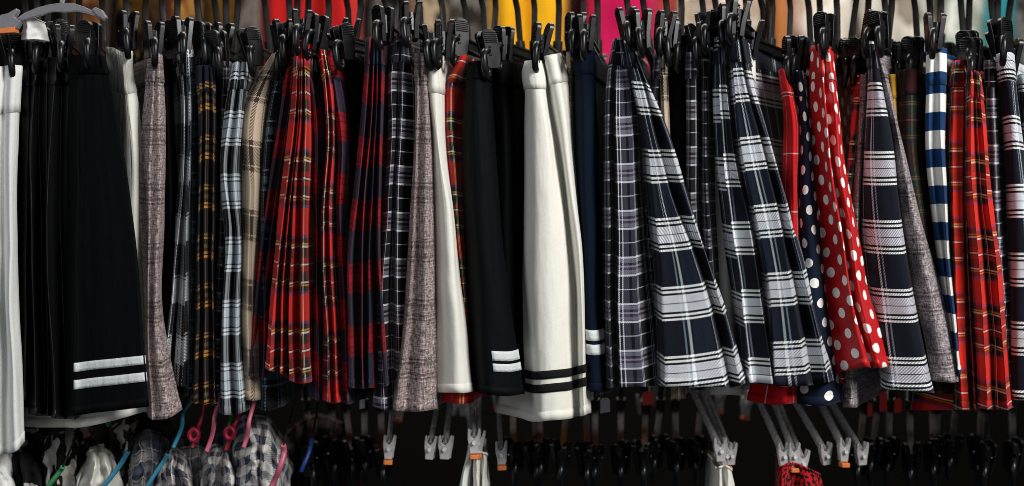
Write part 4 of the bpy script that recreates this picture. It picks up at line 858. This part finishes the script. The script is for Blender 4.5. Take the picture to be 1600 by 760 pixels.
def tube_hanger(path, y, r, mat, label, ring=None, ribs=False):
    r *= S * 0.8
    pts = [at(a, b, y) for a, b in path]
    root = empty('tube_hanger', pts[0]); o3 = pts[0].copy()
    # smooth the traced bends
    tt = np.linspace(0, len(pts) - 1, 6 * (len(pts) - 1) + 1); ii = list(range(len(pts)))
    xs = spline([(p.x, i) for i, p in zip(ii, pts)], tt); zs = spline([(p.z, i) for i, p in zip(ii, pts)], tt)
    q = [Vector((x, y + 0.004 * math.sin(k * .5), z)) - o3 for k, (x, z) in enumerate(zip(xs, zs))]
    rr = [r * (1.12 if (ribs and k % 2) else 1.0) for k in range(len(q))]
    mb = MB(); mb.tube(q, rr, 10, up=(0, 1, 0)); mb.build('arm', M[mat], root)
    hk = Vector((pts[0].x, LY, LZ)) - o3
    mb = MB(); mb.tube([hk + Vector((0, .018, -.03))] + [hk + Vector(a) for a in arc(0, -.0145, .018, 0, 180, 8)] + [hk + Vector((0, -.02, -.04)), hk.lerp(q[0], .6), q[0]], 0.0014, 8); mb.build('hook', M['hookplastic'], root)
    if ring:
        c = at(ring[0], ring[1], y - .004) - o3; R = ring[2] * S
        mb = MB(); mb.tube([c + Vector((R * math.cos(t), 0, 1.25 * R * math.sin(t))) for t in [2 * math.pi * k / 18 for k in range(19)]], r * 1.15, 8, up=(0, 1, 0)); mb.build('ring', M[mat], root)
    tag(root, label, 'hanger', 'coloured plastic hangers on the lower rail')
tube_hanger([(319, 618), (316, 650), (309, 672), (300, 700)], 0.05, 4.4, 'redp', 'crimson plastic hanger with round loop, left of two', ring=(303, 680, 7))
tube_hanger([(345, 614), (337, 645), (334, 670), (322, 706)], 0.03, 4.6, 'pinkp', 'pink plastic hanger between the two crimson looped ones')
tube_hanger([(377, 636), (371, 655), (364, 672), (352, 704)], 0.06, 4.4, 'redp', 'crimson plastic hanger with round loop, right of two', ring=(359, 677, 7))
tube_hanger([(399, 616), (391, 650), (388, 672), (380, 700)], 0.035, 4.6, 'pinkp', 'pink plastic hanger left of the big round plaid shoulder')
tube_hanger([(298, 628), (287, 645), (285, 664), (270, 700)], 0.05, 4.2, 'bluep', 'thin blue plastic hanger left of the crimson looped one')
tube_hanger([(360, 640), (360, 656), (358, 672)], 0.07, 4.5, 'greenp', 'short green hanger stub between two plaid shirts')
tube_hanger([(171, 636), (172, 650), (170, 664)], 0.07, 5, 'greenp', 'green hanger stub below the two-striped black skirt')
tube_hanger([(200, 706), (178, 740), (150, 776)], 0.06, 5, 'bluep', 'thick blue hanger arm slanting beside the white shoulder')
tube_hanger([(262, 710), (244, 738), (222, 776)], 0.06, 4.5, 'bluep', 'blue hanger arm slanting between two plaid shirts at the bottom')
tube_hanger([(98, 730), (86, 746), (66, 776)], 0.03, 5.0, 'greenp', 'green hanger arm slanting at bottom left')
tube_hanger([(443, 696), (442, 716), (434, 740), (420, 768)], 0.04, 5.5, 'pinkp', 'ribbed pink hanger arm right of the big round plaid shoulder', ribs=True)
tube_hanger([(488, 686), (481, 712), (471, 736)], 0.10, 4.5, 'dkblue', 'dark blue hanger arm alone in the dark below the red tartans')

# clear hanger lying across the top left
y = -0.035
root = empty('clear_clip_hanger', at(97, 10, y)); o3 = root.location.copy()
def px_poly(pts): return [((at(a, b, y) - o3).x, (at(a, b, y) - o3).z) for a, b in pts]
mb = MB(); mb.prism(px_poly([(26, 30), (40, 20), (60, 12), (80, 7), (97, 5), (116, 6), (132, 11), (148, 19), (165, 30), (163, 34), (150, 26), (136, 21), (120, 18), (104, 20), (84, 19), (68, 24), (52, 28), (38, 33)]), 0.006, 'xz'); mb.build('arm', M['clear_dim'], root, bevel=0.0012)
mb = MB(); mb.prism(px_poly([(144, 16), (150, 12), (160, 16), (168, 28), (164, 32), (152, 24)]), 0.009, 'xz'); mb.build('end_tip', M['clear_dim'], root, bevel=0.001)
mb = MB(); mb.prism(px_poly([(-6, 34), (4, 24), (14, 22), (28, 14), (30, 18), (24, 28), (35, 34), (28, 46), (2, 48), (-4, 42)]), 0.012, 'xz'); cl = mb.build('clip', M['clear_dim'], root, bevel=0.0012)
mb = MB(); mb.prism(px_poly([(-2, 46), (27, 43), (26, 52), (0, 54)]), 0.014, 'xz'); mb.build('pad', M['orangepad'], cl, bevel=0.0008)
mb = MB(); a = Vector((0, RAIL_Y, RAIL_Z)) + Vector((at(97, 10, y).x, 0, 0)) - o3
mb.tube([a + Vector((0, .018, -.03))] + [a + Vector(q) for q in arc(0, -.0145, .018, 0, 180, 8)] + [a + Vector((0, -.03, -.03)), Vector((0, .03, .03)), Vector((0, 0.0, .006)), Vector((0, 0, -0.004))], 0.003, 8); mb.build('hook', M['clear_dim'], root)
tag(root, 'clear grey hanger with orange pad lying across the top left corner', 'hanger')
drape('white_garment', 'small white cloth end gripped at the top left corner', 'garment', 'white', -0.03, [L(10, 35, 29, 36, 45, 36, 62), L(0, 42, 27, 44, 45, 44, 62), L(10, 55, 28, 56, 45, 56, 62)], tail=0.05)
